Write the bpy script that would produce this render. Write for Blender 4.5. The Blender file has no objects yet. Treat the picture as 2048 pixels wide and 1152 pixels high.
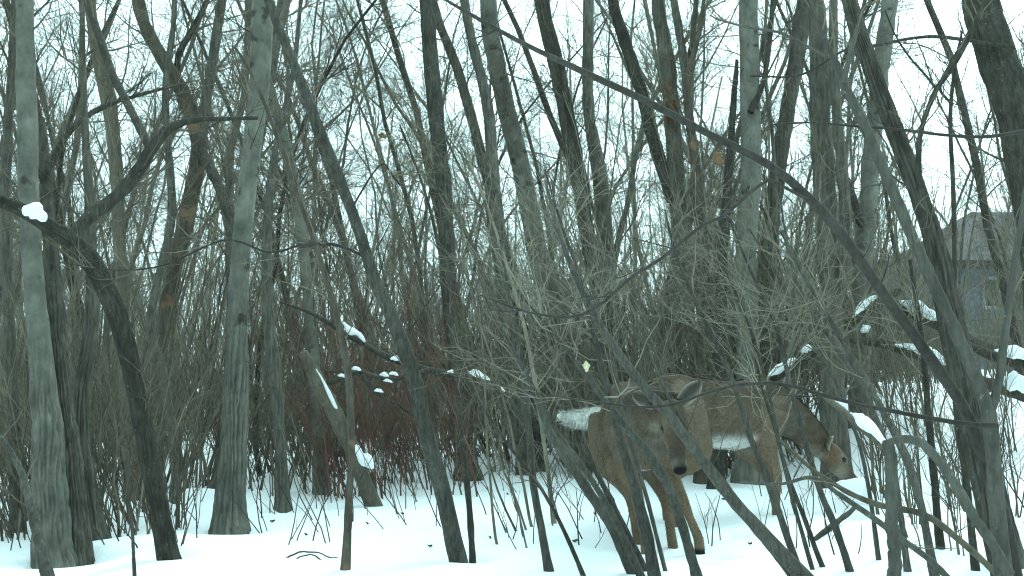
import bpy, bmesh, math, random
import numpy as np
from mathutils import Vector

# ------------------------------------------------------------------ camera, sky, sun, exposure
scene = bpy.context.scene
COL = scene.collection
W, H, F = 2048.0, 1152.0, 2668.0          # photograph size and focal length, in its pixels
HORIZON, CAM_Z = 720.0, 0.97
PITCH = math.atan((HORIZON - H / 2) / F)

cam_data = bpy.data.cameras.new('trail_camera')
cam = bpy.data.objects.new('trail_camera', cam_data)
COL.objects.link(cam)
cam.location = (0, 0, CAM_Z)
cam.rotation_euler = (math.pi / 2 + PITCH, 0, 0)
cam_data.sensor_width = 36.0
cam_data.lens = 36.0 * F / W
cam_data.clip_start = 0.05
cam_data.clip_end = 3000
scene.camera = cam

SUN_EL, SUN_AZ = math.radians(38), math.radians(28)     # azimuth from +Y towards +X
world = bpy.data.worlds.new('World')
scene.world = world
world.use_nodes = True
wn = world.node_tree.nodes
wl = world.node_tree.links
for n in list(wn):
    wn.remove(n)
w_out = wn.new('ShaderNodeOutputWorld')
w_bg = wn.new('ShaderNodeBackground')
w_sky = wn.new('ShaderNodeTexSky')
w_sky.sky_type = 'NISHITA'
w_sky.sun_disc = False
w_sky.sun_elevation = SUN_EL
w_sky.sun_rotation = SUN_AZ
w_sky.air_density = 1.0
w_sky.dust_density = 3.0
w_hsv = wn.new('ShaderNodeHueSaturation')                 # thin overcast: the blue of the sky is washed out
w_hsv.inputs['Saturation'].default_value = 0.12
w_tint = wn.new('ShaderNodeMix')
w_tint.data_type = 'RGBA'
w_tint.blend_type = 'MULTIPLY'
w_tint.inputs['Factor'].default_value = 1.0
w_tint.inputs['B'].default_value = (0.68, 1.0, 1.03, 1)   # the camera's cold green cast
w_cloud = wn.new('ShaderNodeMix')
w_cloud.data_type = 'RGBA'
w_cloud.inputs['Factor'].default_value = 0.6
w_cloud.inputs['B'].default_value = (7.4, 11.0, 11.3, 1)  # even cloud layer
wl.new(w_sky.outputs['Color'], w_hsv.inputs['Color'])
wl.new(w_hsv.outputs['Color'], w_tint.inputs['A'])
wl.new(w_tint.outputs['Result'], w_cloud.inputs['A'])
wl.new(w_cloud.outputs['Result'], w_bg.inputs['Color'])
w_bg.inputs['Strength'].default_value = 0.10
wl.new(w_bg.outputs['Background'], w_out.inputs['Surface'])

sun_data = bpy.data.lights.new('sun', 'SUN')
sun_data.energy = 0.9
sun_data.angle = math.radians(20)
sun_data.color = (0.86, 1.0, 0.99)
sun = bpy.data.objects.new('sun', sun_data)
COL.objects.link(sun)
sun_dir = Vector((math.sin(SUN_AZ) * math.cos(SUN_EL), math.cos(SUN_AZ) * math.cos(SUN_EL), math.sin(SUN_EL)))
sun.rotation_euler = (-sun_dir).to_track_quat('-Z', 'Y').to_euler()

scene.view_settings.view_transform = 'Standard'
scene.view_settings.look = 'None'
scene.view_settings.gamma = 1.0
scene.view_settings.use_curve_mapping = False
scene.view_settings.exposure = 1.55

scene.cycles.max_bounces = 4
scene.cycles.diffuse_bounces = 2
scene.cycles.use_adaptive_sampling = True
scene.cycles.adaptive_threshold = 0.015
scene.cycles.transparent_max_bounces = 4
scene.cycles.use_denoising = True
scene.cycles.denoiser = 'OPENIMAGEDENOISE'
scene.cycles.denoising_prefilter = 'ACCURATE'
scene.cycles.filter_width = 1.15
scene.cycles.debug_use_spatial_splits = True

rng = np.random.default_rng(20210415)

# ------------------------------------------------------------------ helpers
def at(px, py, d):
    """world point at pixel (px, py) of the photograph, d metres ahead of the camera"""
    u = (px - W / 2) / F
    v = (H / 2 - py) / F
    cp, sp = math.cos(PITCH), math.sin(PITCH)
    dy = cp - v * sp
    dz = sp + v * cp
    k = d / dy
    return np.array([u * k, d, CAM_Z + dz * k])

def project(p):
    x, y, z = p[0], p[1], p[2] - CAM_Z
    cp, sp = math.cos(PITCH), math.sin(PITCH)
    fwd = y * cp + z * sp
    up = -y * sp + z * cp
    return W / 2 + F * x / fwd, H / 2 - F * up / fwd

def sstep(a, b, x):
    t = np.clip((x - a) / (b - a), 0, 1)
    return t * t * (3 - 2 * t)

_gn = np.random.default_rng(5)
_gw = [(_gn.uniform(0, 6.28), f * _gn.uniform(0.8, 1.2), _gn.uniform(0, 6.28), a)
       for f, a, c in ((0.35, 0.05, 4), (0.9, 0.025, 5), (2.1, 0.011, 7), (4.5, 0.0055, 8), (9.0, 0.0022, 8)) for _ in range(c)]
_pits = []          # (x, y, radius, depth)
_mounds = []

def ground(x, y):
    x = np.asarray(x, float); y = np.asarray(y, float)
    z = np.zeros(np.broadcast(x, y).shape)
    for th, f, ph, a in _gw:
        z = z + a * 0.5 * np.sin(f * (x * math.cos(th) + y * math.sin(th)) + ph)
    z = z + 0.72 * sstep(2.0, 3.5, x) * sstep(8.6, 12.5, y)
    z = z - 0.02 * sstep(4, 2, y)
    for (mx, my, r, h) in _mounds:
        z = z + h * np.exp(-((x - mx) ** 2 + (y - my) ** 2) / (r * r))
    for (mx, my, r, h) in _pits:
        z = z - h * np.exp(-(((x - mx) ** 2 + (y - my) ** 2) / (r * r)) ** 1.5)
    return z

def gpix(px, py):
    """ground point under a pixel, flat ground then refined"""
    d = CAM_Z * F / max(py - HORIZON, 30)
    for _ in range(12):
        p = at(px, py, d)
        d += (p[2] - float(ground(p[0], p[1]))) * 1.2 * d / CAM_Z * 0.8
        d = min(max(d, 2.5), 60)
    return at(px, py, d)

def make_mesh(name, verts, faces_list, smooth=True, mats=(), attr=None):
    """faces_list: arrays of quads (n,4) and/or tris (n,3)"""
    me = bpy.data.meshes.new(name)
    verts = np.ascontiguousarray(verts, dtype=np.float32)
    me.vertices.add(len(verts))
    me.vertices.foreach_set('co', verts.ravel())
    starts, loops, base, tot = [], [], 0, []
    for f in faces_list:
        f = np.asarray(f, dtype=np.int32)
        if len(f) == 0:
            continue
        k = f.shape[1]
        starts.append(base + np.arange(len(f), dtype=np.int32) * k)
        tot.append(np.full(len(f), k, dtype=np.int32))
        loops.append(f.ravel())
        base += f.size
    loops = np.concatenate(loops); starts = np.concatenate(starts); tot = np.concatenate(tot)
    me.loops.add(len(loops)); me.loops.foreach_set('vertex_index', loops)
    me.polygons.add(len(starts))
    me.polygons.foreach_set('loop_start', starts)
    me.polygons.foreach_set('loop_total', tot)
    me.polygons.foreach_set('use_smooth', np.full(len(starts), bool(smooth)))
    if attr is not None:
        ca = me.color_attributes.new('coat', 'FLOAT_COLOR', 'POINT')
        rgba = np.ones((len(verts), 4), np.float32); rgba[:, :3] = attr
        ca.data.foreach_set('color', rgba.ravel())
    for m in mats:
        me.materials.append(m)
    me.update(calc_edges=True)
    me.validate()
    return me

def obj(name, me, parent=None, loc=None):
    o = bpy.data.objects.new(name, me)
    COL.objects.link(o)
    if parent is not None:
        o.parent = parent
    if loc is not None:
        o.location = loc
    return o

def tag(o, label=None, cat=None, group=None, kind=None):
    if label: o['label'] = label
    if cat: o['category'] = cat
    if group: o['group'] = group
    if kind: o['kind'] = kind
    return o

def thing(name, loc, label, cat, group=None):
    o = bpy.data.objects.new(name, None)
    COL.objects.link(o)
    o.location = [float(v) for v in loc]
    o.empty_display_size = 0.1
    return tag(o, label, cat, group)

def norm(a):
    return a / np.maximum(np.linalg.norm(a, axis=-1, keepdims=True), 1e-9)

def tube_arrays(P, R, k, cap=True):
    """P (N,n,3), R (N,n): N tubes of k sides. returns verts, quads, tris"""
    N, n, _ = P.shape
    T = np.empty_like(P)
    T[:, 1:-1] = P[:, 2:] - P[:, :-2]
    T[:, 0] = P[:, 1] - P[:, 0]
    T[:, -1] = P[:, -1] - P[:, -2]
    T = norm(T)
    ref = np.zeros_like(P)
    Tm = norm(T.mean(axis=1))
    ax = np.where((np.abs(Tm[:, 1]) < 0.8)[:, None], np.array([0, 1.0, 0]), np.array([0, 0, 1.0]))
    ref[:] = ax[:, None, :]
    U = norm(np.cross(T, ref)); V = np.cross(T, U)
    a = np.arange(k) * 2 * np.pi / k
    ca, sa = np.cos(a), np.sin(a)
    ring = P[:, :, None, :] + R[:, :, None, None] * (U[:, :, None, :] * ca[None, None, :, None] + V[:, :, None, :] * sa[None, None, :, None])
    verts = ring.reshape(-1, 3)
    i = np.arange(N)[:, None, None] * (n * k); j = np.arange(n - 1)[None, :, None] * k; s = np.arange(k)[None, None, :]
    s2 = (s + 1) % k
    q = np.stack([i + j + s, i + j + s2, i + j + k + s2, i + j + k + s], -1).reshape(-1, 4)
    tris = np.zeros((0, 3), int)
    if cap:
        tip = P[:, -1] + T[:, -1] * R[:, -1][:, None] * 0.5
        base = len(verts)
        verts = np.concatenate([verts, tip])
        e = np.arange(N)[:, None] * (n * k) + (n - 1) * k
        ss = np.arange(k)[None, :]
        tris = np.stack([e + ss, e + (ss + 1) % k, np.broadcast_to(base + np.arange(N)[:, None], (N, k))], -1).reshape(-1, 3)
    return verts, q, tris

class Soup:
    def __init__(s):
        s.v, s.q, s.t, s.n = [], [], [], 0
    def add(s, P, R, k, cap=True):
        if len(P) == 0: return s
        v, q, t = tube_arrays(np.asarray(P, float), np.asarray(R, float), k, cap)
        s.v.append(v); s.q.append(q + s.n); s.t.append(t + s.n); s.n += len(v)
        return s
    def raw(s, v, q=None, t=None):
        v = np.asarray(v, float)
        s.v.append(v)
        if q is not None and len(q): s.q.append(np.asarray(q) + s.n)
        if t is not None and len(t): s.t.append(np.asarray(t) + s.n)
        s.n += len(v)
        return s
    def mesh(s, name, mats, origin=(0, 0, 0), smooth=True):
        v = np.concatenate(s.v) - np.asarray(origin, float)
        fl = []
        if s.q: fl.append(np.concatenate(s.q))
        if s.t: fl.append(np.concatenate(s.t))
        return make_mesh(name, v, fl, smooth, mats)

def grow(P, R, g, n, t0, t1, length, angle, rmax, npts, up=0.05, wander=0.18, taper=0.25, drop=0.5, rk=0.62, bias=None):
    """n children on each of the N parent polylines"""
    N, m, _ = P.shape
    idx = np.repeat(np.arange(N), n)
    M = len(idx)
    t = g.uniform(t0, t1, M) * (m - 1)
    i = np.clip(t.astype(int), 0, m - 2); f = (t - i)[:, None]
    p = P[idx, i] * (1 - f) + P[idx, i + 1] * f
    r = R[idx, i] * (1 - f[:, 0]) + R[idx, i + 1] * f[:, 0]
    T = norm(P[idx, i + 1] - P[idx, i])
    rv = norm(g.normal(size=(M, 3)))
    pr = norm(np.cross(T, rv))
    a = angle * g.uniform(0.6, 1.35, M)[:, None]
    d = norm(T * np.cos(a) + pr * np.sin(a))
    L = length * g.uniform(0.45, 1.3, M) * (1 - drop * t / (m - 1))
    st = (L / (npts - 1))[:, None]
    out = np.empty((M, npts, 3)); out[:, 0] = p
    for s in range(1, npts):
        d = d + g.normal(size=(M, 3)) * wander
        d[:, 2] += up
        if bias is not None: d = d + np.asarray(bias)
        d = norm(d)
        out[:, s] = out[:, s - 1] + d * st
    r0 = np.minimum(rmax * g.uniform(0.7, 1.2, M), r * rk)
    rr = r0[:, None] * np.linspace(1, taper, npts)[None, :]
    return out, rr

def smooth_path(pts, n):
    """Catmull-Rom through rows of any width, n samples by length"""
    pts = np.asarray(pts, float)
    if len(pts) == 2:
        t = np.linspace(0, 1, n)[:, None]
        return pts[0] * (1 - t) + pts[1] * t
    ext = np.vstack([2 * pts[0] - pts[1], pts, 2 * pts[-1] - pts[-2]])
    seg = np.linalg.norm(np.diff(pts[:, :3], axis=0), axis=1)
    cum = np.concatenate([[0], np.cumsum(seg)])
    s = np.linspace(0, cum[-1], n)
    i = np.clip(np.searchsorted(cum, s, side='right') - 1, 0, len(seg) - 1)
    u = ((s - cum[i]) / np.maximum(seg[i], 1e-9))[:, None]
    p0, p1, p2, p3 = ext[i], ext[i + 1], ext[i + 2], ext[i + 3]
    out = 0.5 * (2 * p1 + (p2 - p0) * u + (2 * p0 - 5 * p1 + 4 * p2 - p3) * u ** 2 + (3 * p1 - p0 - 3 * p2 + p3) * u ** 3)
    out[:, 3:] = np.maximum(out[:, 3:], 1e-4)
    return out

# ------------------------------------------------------------------ materials
def mat_new(name):
    m = bpy.data.materials.new(name)
    m.use_nodes = True
    nt = m.node_tree
    b = nt.nodes['Principled BSDF']
    return m, nt.nodes, nt.links, b

def mat_bark(name, c_dark, c_light, scale=(9, 9, 1.6), contrast=(0.35, 0.65), bump=0.4, rough=0.9, spots=None, vary=0.35, dim=0.74):
    m, n, l, b = mat_new(name)
    warm = (1.0, 1.0, 0.95)
    c_dark = tuple(v * dim * w for v, w in zip(c_dark, warm)); c_light = tuple(v * dim * w for v, w in zip(c_light, warm))
    tc = n.new('ShaderNodeTexCoord')
    mp = n.new('ShaderNodeMapping'); mp.inputs['Scale'].default_value = scale
    l.new(tc.outputs['Object'], mp.inputs['Vector'])
    nz = n.new('ShaderNodeTexNoise'); nz.inputs['Scale'].default_value = 3.0; nz.inputs['Detail'].default_value = 6; nz.inputs['Roughness'].default_value = 0.65
    l.new(mp.outputs['Vector'], nz.inputs['Vector'])
    cr = n.new('ShaderNodeValToRGB')
    cr.color_ramp.elements[0].position, cr.color_ramp.elements[1].position = contrast
    cr.color_ramp.elements[0].color = (*c_dark, 1); cr.color_ramp.elements[1].color = (*c_light, 1)
    l.new(nz.outputs['Fac'], cr.inputs['Fac'])
    last = cr.outputs['Color']
    if spots:
        n2 = n.new('ShaderNodeTexNoise'); n2.inputs['Scale'].default_value = spots[0]; n2.inputs['Detail'].default_value = 3
        l.new(tc.outputs['Object'], n2.inputs['Vector'])
        c2 = n.new('ShaderNodeValToRGB'); c2.color_ramp.elements[0].position = spots[1]; c2.color_ramp.elements[1].position = spots[1] + 0.06
        l.new(n2.outputs['Fac'], c2.inputs['Fac'])
        mx = n.new('ShaderNodeMix'); mx.data_type = 'RGBA'
        l.new(c2.outputs['Color'], mx.inputs['Factor']); l.new(last, mx.inputs['A']); mx.inputs['B'].default_value = (*spots[2], 1)
        last = mx.outputs['Result']
    n3 = n.new('ShaderNodeTexNoise'); n3.inputs['Scale'].default_value = 4.5; n3.inputs['Detail'].default_value = 5; n3.inputs['Roughness'].default_value = 0.7
    l.new(tc.outputs['Object'], n3.inputs['Vector'])
    m3 = n.new('ShaderNodeMapRange'); m3.inputs['From Min'].default_value = 0.3; m3.inputs['From Max'].default_value = 0.7; m3.inputs['To Min'].default_value = 0.62; m3.inputs['To Max'].default_value = 1.38
    l.new(n3.outputs['Fac'], m3.inputs['Value'])
    h3 = n.new('ShaderNodeHueSaturation'); l.new(m3.outputs['Result'], h3.inputs['Value']); l.new(last, h3.inputs['Color'])
    last = h3.outputs['Color']
    oi = n.new('ShaderNodeObjectInfo')
    mr = n.new('ShaderNodeMapRange'); mr.inputs['To Min'].default_value = 1 - vary; mr.inputs['To Max'].default_value = 1 + vary
    l.new(oi.outputs['Random'], mr.inputs['Value'])
    hv = n.new('ShaderNodeHueSaturation')
    l.new(mr.outputs['Result'], hv.inputs['Value']); l.new(last, hv.inputs['Color'])
    l.new(hv.outputs['Color'], b.inputs['Base Color'])
    b.inputs['Roughness'].default_value = rough
    b.inputs['Specular IOR Level'].default_value = 0.25
    bp = n.new('ShaderNodeBump'); bp.inputs['Strength'].default_value = bump; bp.inputs['Distance'].default_value = 0.01
    l.new(nz.outputs['Fac'], bp.inputs['Height']); l.new(bp.outputs['Normal'], b.inputs['Normal'])
    return m

M_ASPEN = mat_bark('aspen_bark', (0.13, 0.132, 0.116), (0.24, 0.24, 0.21), (5, 5, 2.5), (0.3, 0.7), 0.35, spots=(7, 0.63, (0.05, 0.047, 0.04)), vary=0.15)
M_FURROW = mat_bark('furrowed_bark', (0.05, 0.047, 0.04), (0.17, 0.16, 0.135), (14, 14, 1.8), (0.3, 0.7), 0.7, vary=0.15)
M_DARK = mat_bark('dark_bark', (0.035, 0.033, 0.028), (0.105, 0.098, 0.082), (16, 16, 5), (0.3, 0.7), 0.6, spots=(60, 0.66, (0.13, 0.125, 0.11)), vary=0.15, dim=0.7)
M_GREY = mat_bark('grey_bark', (0.06, 0.058, 0.05), (0.19, 0.184, 0.157), (22, 22, 3.0), (0.32, 0.68), 0.9, vary=0.3)
M_SMOOTH = mat_bark('smooth_grey_bark', (0.075, 0.074, 0.066), (0.15, 0.147, 0.13), (18, 18, 4), (0.3, 0.7), 0.7, spots=(45, 0.68, (0.18, 0.175, 0.15)), vary=0.12, dim=0.75)
M_STEM = mat_bark('stem_bark', (0.05, 0.05, 0.044), (0.14, 0.136, 0.118), (26, 26, 4.0), (0.32, 0.68), 1.0, spots=(70, 0.68, (0.17, 0.165, 0.14)), vary=0.2, dim=0.78)
M_PURPLE = mat_bark('dark_twig_bark', (0.042, 0.038, 0.035), (0.085, 0.078, 0.07), (20, 20, 6), (0.3, 0.7), 0.5, vary=0.2, dim=0.75)
M_TWIG = mat_bark('grey_twig_bark', (0.112, 0.10, 0.078), (0.235, 0.205, 0.155), (8, 8, 4), (0.3, 0.7), 0.1, vary=0.35)
M_TAN = mat_bark('tan_twig_bark', (0.15, 0.14, 0.112), (0.27, 0.25, 0.20), (8, 8, 4), (0.3, 0.7), 0.1, vary=0.3, dim=1.0)
M_RED = mat_bark('red_twig_bark', (0.15, 0.075, 0.06), (0.26, 0.12, 0.09), (8, 8, 4), (0.3, 0.7), 0.1, vary=0.3)
M_RUST = mat_bark('rusty_bark', (0.06, 0.054, 0.045), (0.16, 0.135, 0.105), (12, 12, 2), (0.3, 0.7), 0.6, spots=(6, 0.62, (0.20, 0.12, 0.07)), vary=0.1)
M_DEAD = mat_bark('dead_wood', (0.10, 0.09, 0.07), (0.21, 0.185, 0.145), (20, 20, 1.5), (0.3, 0.7), 0.5, vary=0.1)
M_WOUND = mat_bark('raw_wood', (0.13, 0.08, 0.045), (0.26, 0.18, 0.11), (30, 30, 2), (0.3, 0.7), 0.6, vary=0.05)
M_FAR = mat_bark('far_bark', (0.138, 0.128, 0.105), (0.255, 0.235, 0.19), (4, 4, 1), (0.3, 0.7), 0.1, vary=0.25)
M_LEAF = mat_bark('dead_leaf', (0.13, 0.075, 0.04), (0.22, 0.13, 0.07), (30, 30, 30), (0.3, 0.7), 0.2, vary=0.1, dim=1.0)
M_PALE_LEAF = mat_bark('pale_leaf', (0.55, 0.5, 0.33), (0.7, 0.65, 0.45), (30, 30, 30), (0.3, 0.7), 0.2, vary=0.1, dim=1.0)

def mat_snow():
    m, n, l, b = mat_new('snow')
    b.inputs['Base Color'].default_value = (0.86, 0.88, 0.89, 1)
    b.inputs['Roughness'].default_value = 0.75
    b.inputs['Specular IOR Level'].default_value = 0.2
    tc = n.new('ShaderNodeTexCoord')
    nz = n.new('ShaderNodeTexNoise'); nz.inputs['Scale'].default_value = 9; nz.inputs['Detail'].default_value = 8; nz.inputs['Roughness'].default_value = 0.6
    l.new(tc.outputs['Object'], nz.inputs['Vector'])
    bp = n.new('ShaderNodeBump'); bp.inputs['Strength'].default_value = 0.35; bp.inputs['Distance'].default_value = 0.03
    l.new(nz.outputs['Fac'], bp.inputs['Height']); l.new(bp.outputs['Normal'], b.inputs['Normal'])
    return m
M_SNOW = mat_snow()

def mat_coat(name='deer_coat'):
    m, n, l, b = mat_new(name)
    at_ = n.new('ShaderNodeVertexColor'); at_.layer_name = 'coat'
    tc = n.new('ShaderNodeTexCoord')
    nz = n.new('ShaderNodeTexNoise'); nz.inputs['Scale'].default_value = 90; nz.inputs['Detail'].default_value = 4
    l.new(tc.outputs['Object'], nz.inputs['Vector'])
    nz2 = n.new('ShaderNodeTexNoise'); nz2.inputs['Scale'].default_value = 9; nz2.inputs['Detail'].default_value = 3
    l.new(tc.outputs['Object'], nz2.inputs['Vector'])
    ad = n.new('ShaderNodeMath'); ad.operation = 'ADD'
    l.new(nz.outputs['Fac'], ad.inputs[0]); l.new(nz2.outputs['Fac'], ad.inputs[1])
    mr = n.new('ShaderNodeMapRange'); mr.inputs['From Min'].default_value = 0.6; mr.inputs['From Max'].default_value = 1.4
    mr.inputs['To Min'].default_value = 0.68; mr.inputs['To Max'].default_value = 1.3
    l.new(ad.outputs[0], mr.inputs['Value'])
    hv = n.new('ShaderNodeHueSaturation')
    l.new(mr.outputs['Result'], hv.inputs['Value']); l.new(at_.outputs['Color'], hv.inputs['Color'])
    l.new(hv.outputs['Color'], b.inputs['Base Color'])
    b.inputs['Roughness'].default_value = 0.85
    b.inputs['Specular IOR Level'].default_value = 0.15
    bp = n.new('ShaderNodeBump'); bp.inputs['Strength'].default_value = 0.5; bp.inputs['Distance'].default_value = 0.004
    l.new(nz.outputs['Fac'], bp.inputs['Height']); l.new(bp.outputs['Normal'], b.inputs['Normal'])
    return m
M_COAT = mat_coat()
m, n_, l_, b = mat_new('deer_eye')
b.inputs['Base Color'].default_value = (0.006, 0.005, 0.004, 1); b.inputs['Roughness'].default_value = 0.12
M_EYE = m

def mat_plain(name, col, rough=0.8, scale=6, vary=0.25):
    m, n, l, b = mat_new(name)
    tc = n.new('ShaderNodeTexCoord')
    nz = n.new('ShaderNodeTexNoise'); nz.inputs['Scale'].default_value = scale; nz.inputs['Detail'].default_value = 5
    l.new(tc.outputs['Object'], nz.inputs['Vector'])
    mr = n.new('ShaderNodeMapRange'); mr.inputs['From Min'].default_value = 0.3; mr.inputs['From Max'].default_value = 0.7
    mr.inputs['To Min'].default_value = 1 - vary; mr.inputs['To Max'].default_value = 1 + vary
    l.new(nz.outputs['Fac'], mr.inputs['Value'])
    hv = n.new('ShaderNodeHueSaturation'); hv.inputs['Color'].default_value = (*col, 1)
    l.new(mr.outputs['Result'], hv.inputs['Value']); l.new(hv.outputs['Color'], b.inputs['Base Color'])
    b.inputs['Roughness'].default_value = rough
    return m

# ------------------------------------------------------------------ snow ground
def add_mound(px, py, r, h):
    p = at(px, py, CAM_Z * F / (py - HORIZON)); _mounds.append((p[0], p[1], r, h))
def add_pit(px, py, r, h):
    p = at(px, py, CAM_Z * F / (py - HORIZON)); _pits.append((p[0], p[1], r, h))

for a in ((1730, 1010, 0.22, 0.12), (1650, 1000, 0.16, 0.09), (1880, 1070, 0.25, 0.13), (1760, 1090, 0.3, 0.10), (1960, 1000, 0.3, 0.12),
          (590, 960, 0.3, 0.16), (520, 985, 0.22, 0.12), (180, 1040, 0.35, 0.10), (300, 1100, 0.5, 0.06), (740, 930, 0.25, 0.14), (400, 1000, 0.3, 0.10),
          (1090, 930, 0.4, 0.1), (880, 940, 0.35, 0.09), (1000, 935, 0.4, 0.1), (1300, 930, 0.5, 0.08)):
    add_mound(*a)
for a in ((1345, 1104, 0.055, 0.07), (1270, 1098, 0.06, 0.07), (1383, 1096, 0.06, 0.05), (1364, 1050, 0.06, 0.06), (1552, 1028, 0.06, 0.06), (1602, 1022, 0.06, 0.06),
          (1415, 1080, 0.07, 0.05), (1470, 1075, 0.08, 0.06), (1440, 1110, 0.07, 0.05), (1520, 1060, 0.07, 0.05), (1400, 1125, 0.08, 0.05), (1330, 1060, 0.06, 0.03),
          (1180, 1130, 0.07, 0.04), (965, 1010, 0.06, 0.03), (640, 1010, 0.05, 0.03), (735, 1050, 0.03, 0.02), (1850, 1045, 0.14, 0.12), (1690, 1045, 0.1, 0.06),
          (455, 1062, 0.17, 0.08), (140, 1122, 0.2, 0.1), (330, 1125, 0.13, 0.06), (565, 1020, 0.12, 0.06), (178, 1044, 0.2, 0.07), (312, 992, 0.15, 0.06), (694, 1130, 0.09, 0.05), (918, 1130, 0.14, 0.07), (946, 1128, 0.08, 0.05), (1160, 944, 0.25, 0.08), (1098, 1132, 0.08, 0.04), (352, 1012, 0.12, 0.05),
          (790, 1040, 0.05, 0.035), (840, 1075, 0.05, 0.035), (770, 1090, 0.05, 0.035), (1010, 1060, 0.05, 0.035), (1060, 1020, 0.05, 0.03), (560, 1080, 0.05, 0.03), (480, 1105, 0.05, 0.03), (1130, 1000, 0.05, 0.03)):
    add_pit(*a)

for gx, gy, gr in ((0.72, 6.85, 0.55), (1.0, 7.95, 0.35), (1.75, 8.5, 0.5), (0.68, 7.25, 0.4)):
    _mounds.append((gx, gy, gr, -float(ground(gx, gy))))
def build_ground():
    xs = np.concatenate([[-900, -300, -120, -60, -30, -18, -12, -8, -6, -5], np.arange(-4, 5.2, 0.045), [5.5, 6.5, 8, 12, 18, 30, 60, 120, 300, 900]])
    ys = np.concatenate([[-300, -60, -20, -8, -2, 1, 3, 4], np.arange(4.5, 13, 0.05), np.arange(13, 30, 0.3), [32, 36, 42, 50, 60, 80, 110, 160, 260, 500, 1200]])
    X, Y = np.meshgrid(xs, ys)
    Z = ground(X, Y)
    fade = sstep(40, 100, np.hypot(X, Y))
    Z = Z * (1 - fade)
    v = np.stack([X, Y, Z], -1).reshape(-1, 3)
    nx, ny = len(xs), len(ys)
    i = (np.arange(ny - 1)[:, None] * nx + np.arange(nx - 1)[None, :]).ravel()
    q = np.stack([i, i + 1, i + nx + 1, i + nx], -1)
    o = obj('snow_ground', make_mesh('snow_ground', v, [q], True, [M_SNOW]))
    tag(o, 'white snow covering the forest floor', kind='structure')
build_ground()

# ------------------------------------------------------------------ deer
def ring_loft(stations, sides=18):
    """stations: (center xyz, axis_u xyz, axis_v xyz) rings -> closed mesh verts, quads, tris"""
    v, q, t = [], [], []
    a = np.arange(sides) * 2 * np.pi / sides
    for c, u, w in stations:
        v.append(np.asarray(c)[None] + np.cos(a)[:, None] * np.asarray(u)[None] + np.sin(a)[:, None] * np.asarray(w)[None])
    n = len(stations)
    v = np.concatenate(v)
    for j in range(n - 1):
        for s in range(sides):
            q.append((j * sides + s, j * sides + (s + 1) % sides, (j + 1) * sides + (s + 1) % sides, (j + 1) * sides + s))
    b0 = len(v)
    v = np.concatenate([v, np.asarray(stations[0][0])[None], np.asarray(stations[-1][0])[None]])
    for s in range(sides):
        t.append((b0, (s + 1) % sides, s))
        t.append((b0 + 1, (n - 1) * sides + s, (n - 1) * sides + (s + 1) % sides))
    return v, np.array(q), np.array(t)

def limb_loft(pts, k=10, sides=14, sx=1.0):
    """pts rows x,y,z,r -> smooth limb; sx widens it along the body"""
    p = smooth_path(pts, k * (len(pts) - 1) + 1)
    T = norm(np.gradient(p[:, :3], axis=0))
    st = []
    for i in range(len(p)):
        t = T[i]
        u = np.cross(np.array([0, 1.0, 0]), t); u /= max(np.linalg.norm(u), 1e-6)
        w = np.cross(t, u)
        st.append((p[i, :3], u * p[i, 3] * sx, w * p[i, 3]))
    return ring_loft(st, sides), p

C_BACK = np.array([0.095, 0.073, 0.053]); C_FLANK = np.array([0.142, 0.111, 0.078]); C_LEG = np.array([0.162, 0.120, 0.080])
C_WHITE = np.array([0.86, 0.86, 0.82]); C_CHEST = np.array([0.14, 0.12, 0.095]); C_FACE = np.array([0.085, 0.068, 0.052])
C_NOSE = np.array([0.012, 0.011, 0.011]); C_PALE = np.array([0.36, 0.33, 0.28]); C_HOOF = np.array([0.018, 0.016, 0.015]); C_TAN = np.array([0.22, 0.155, 0.095])

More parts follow.
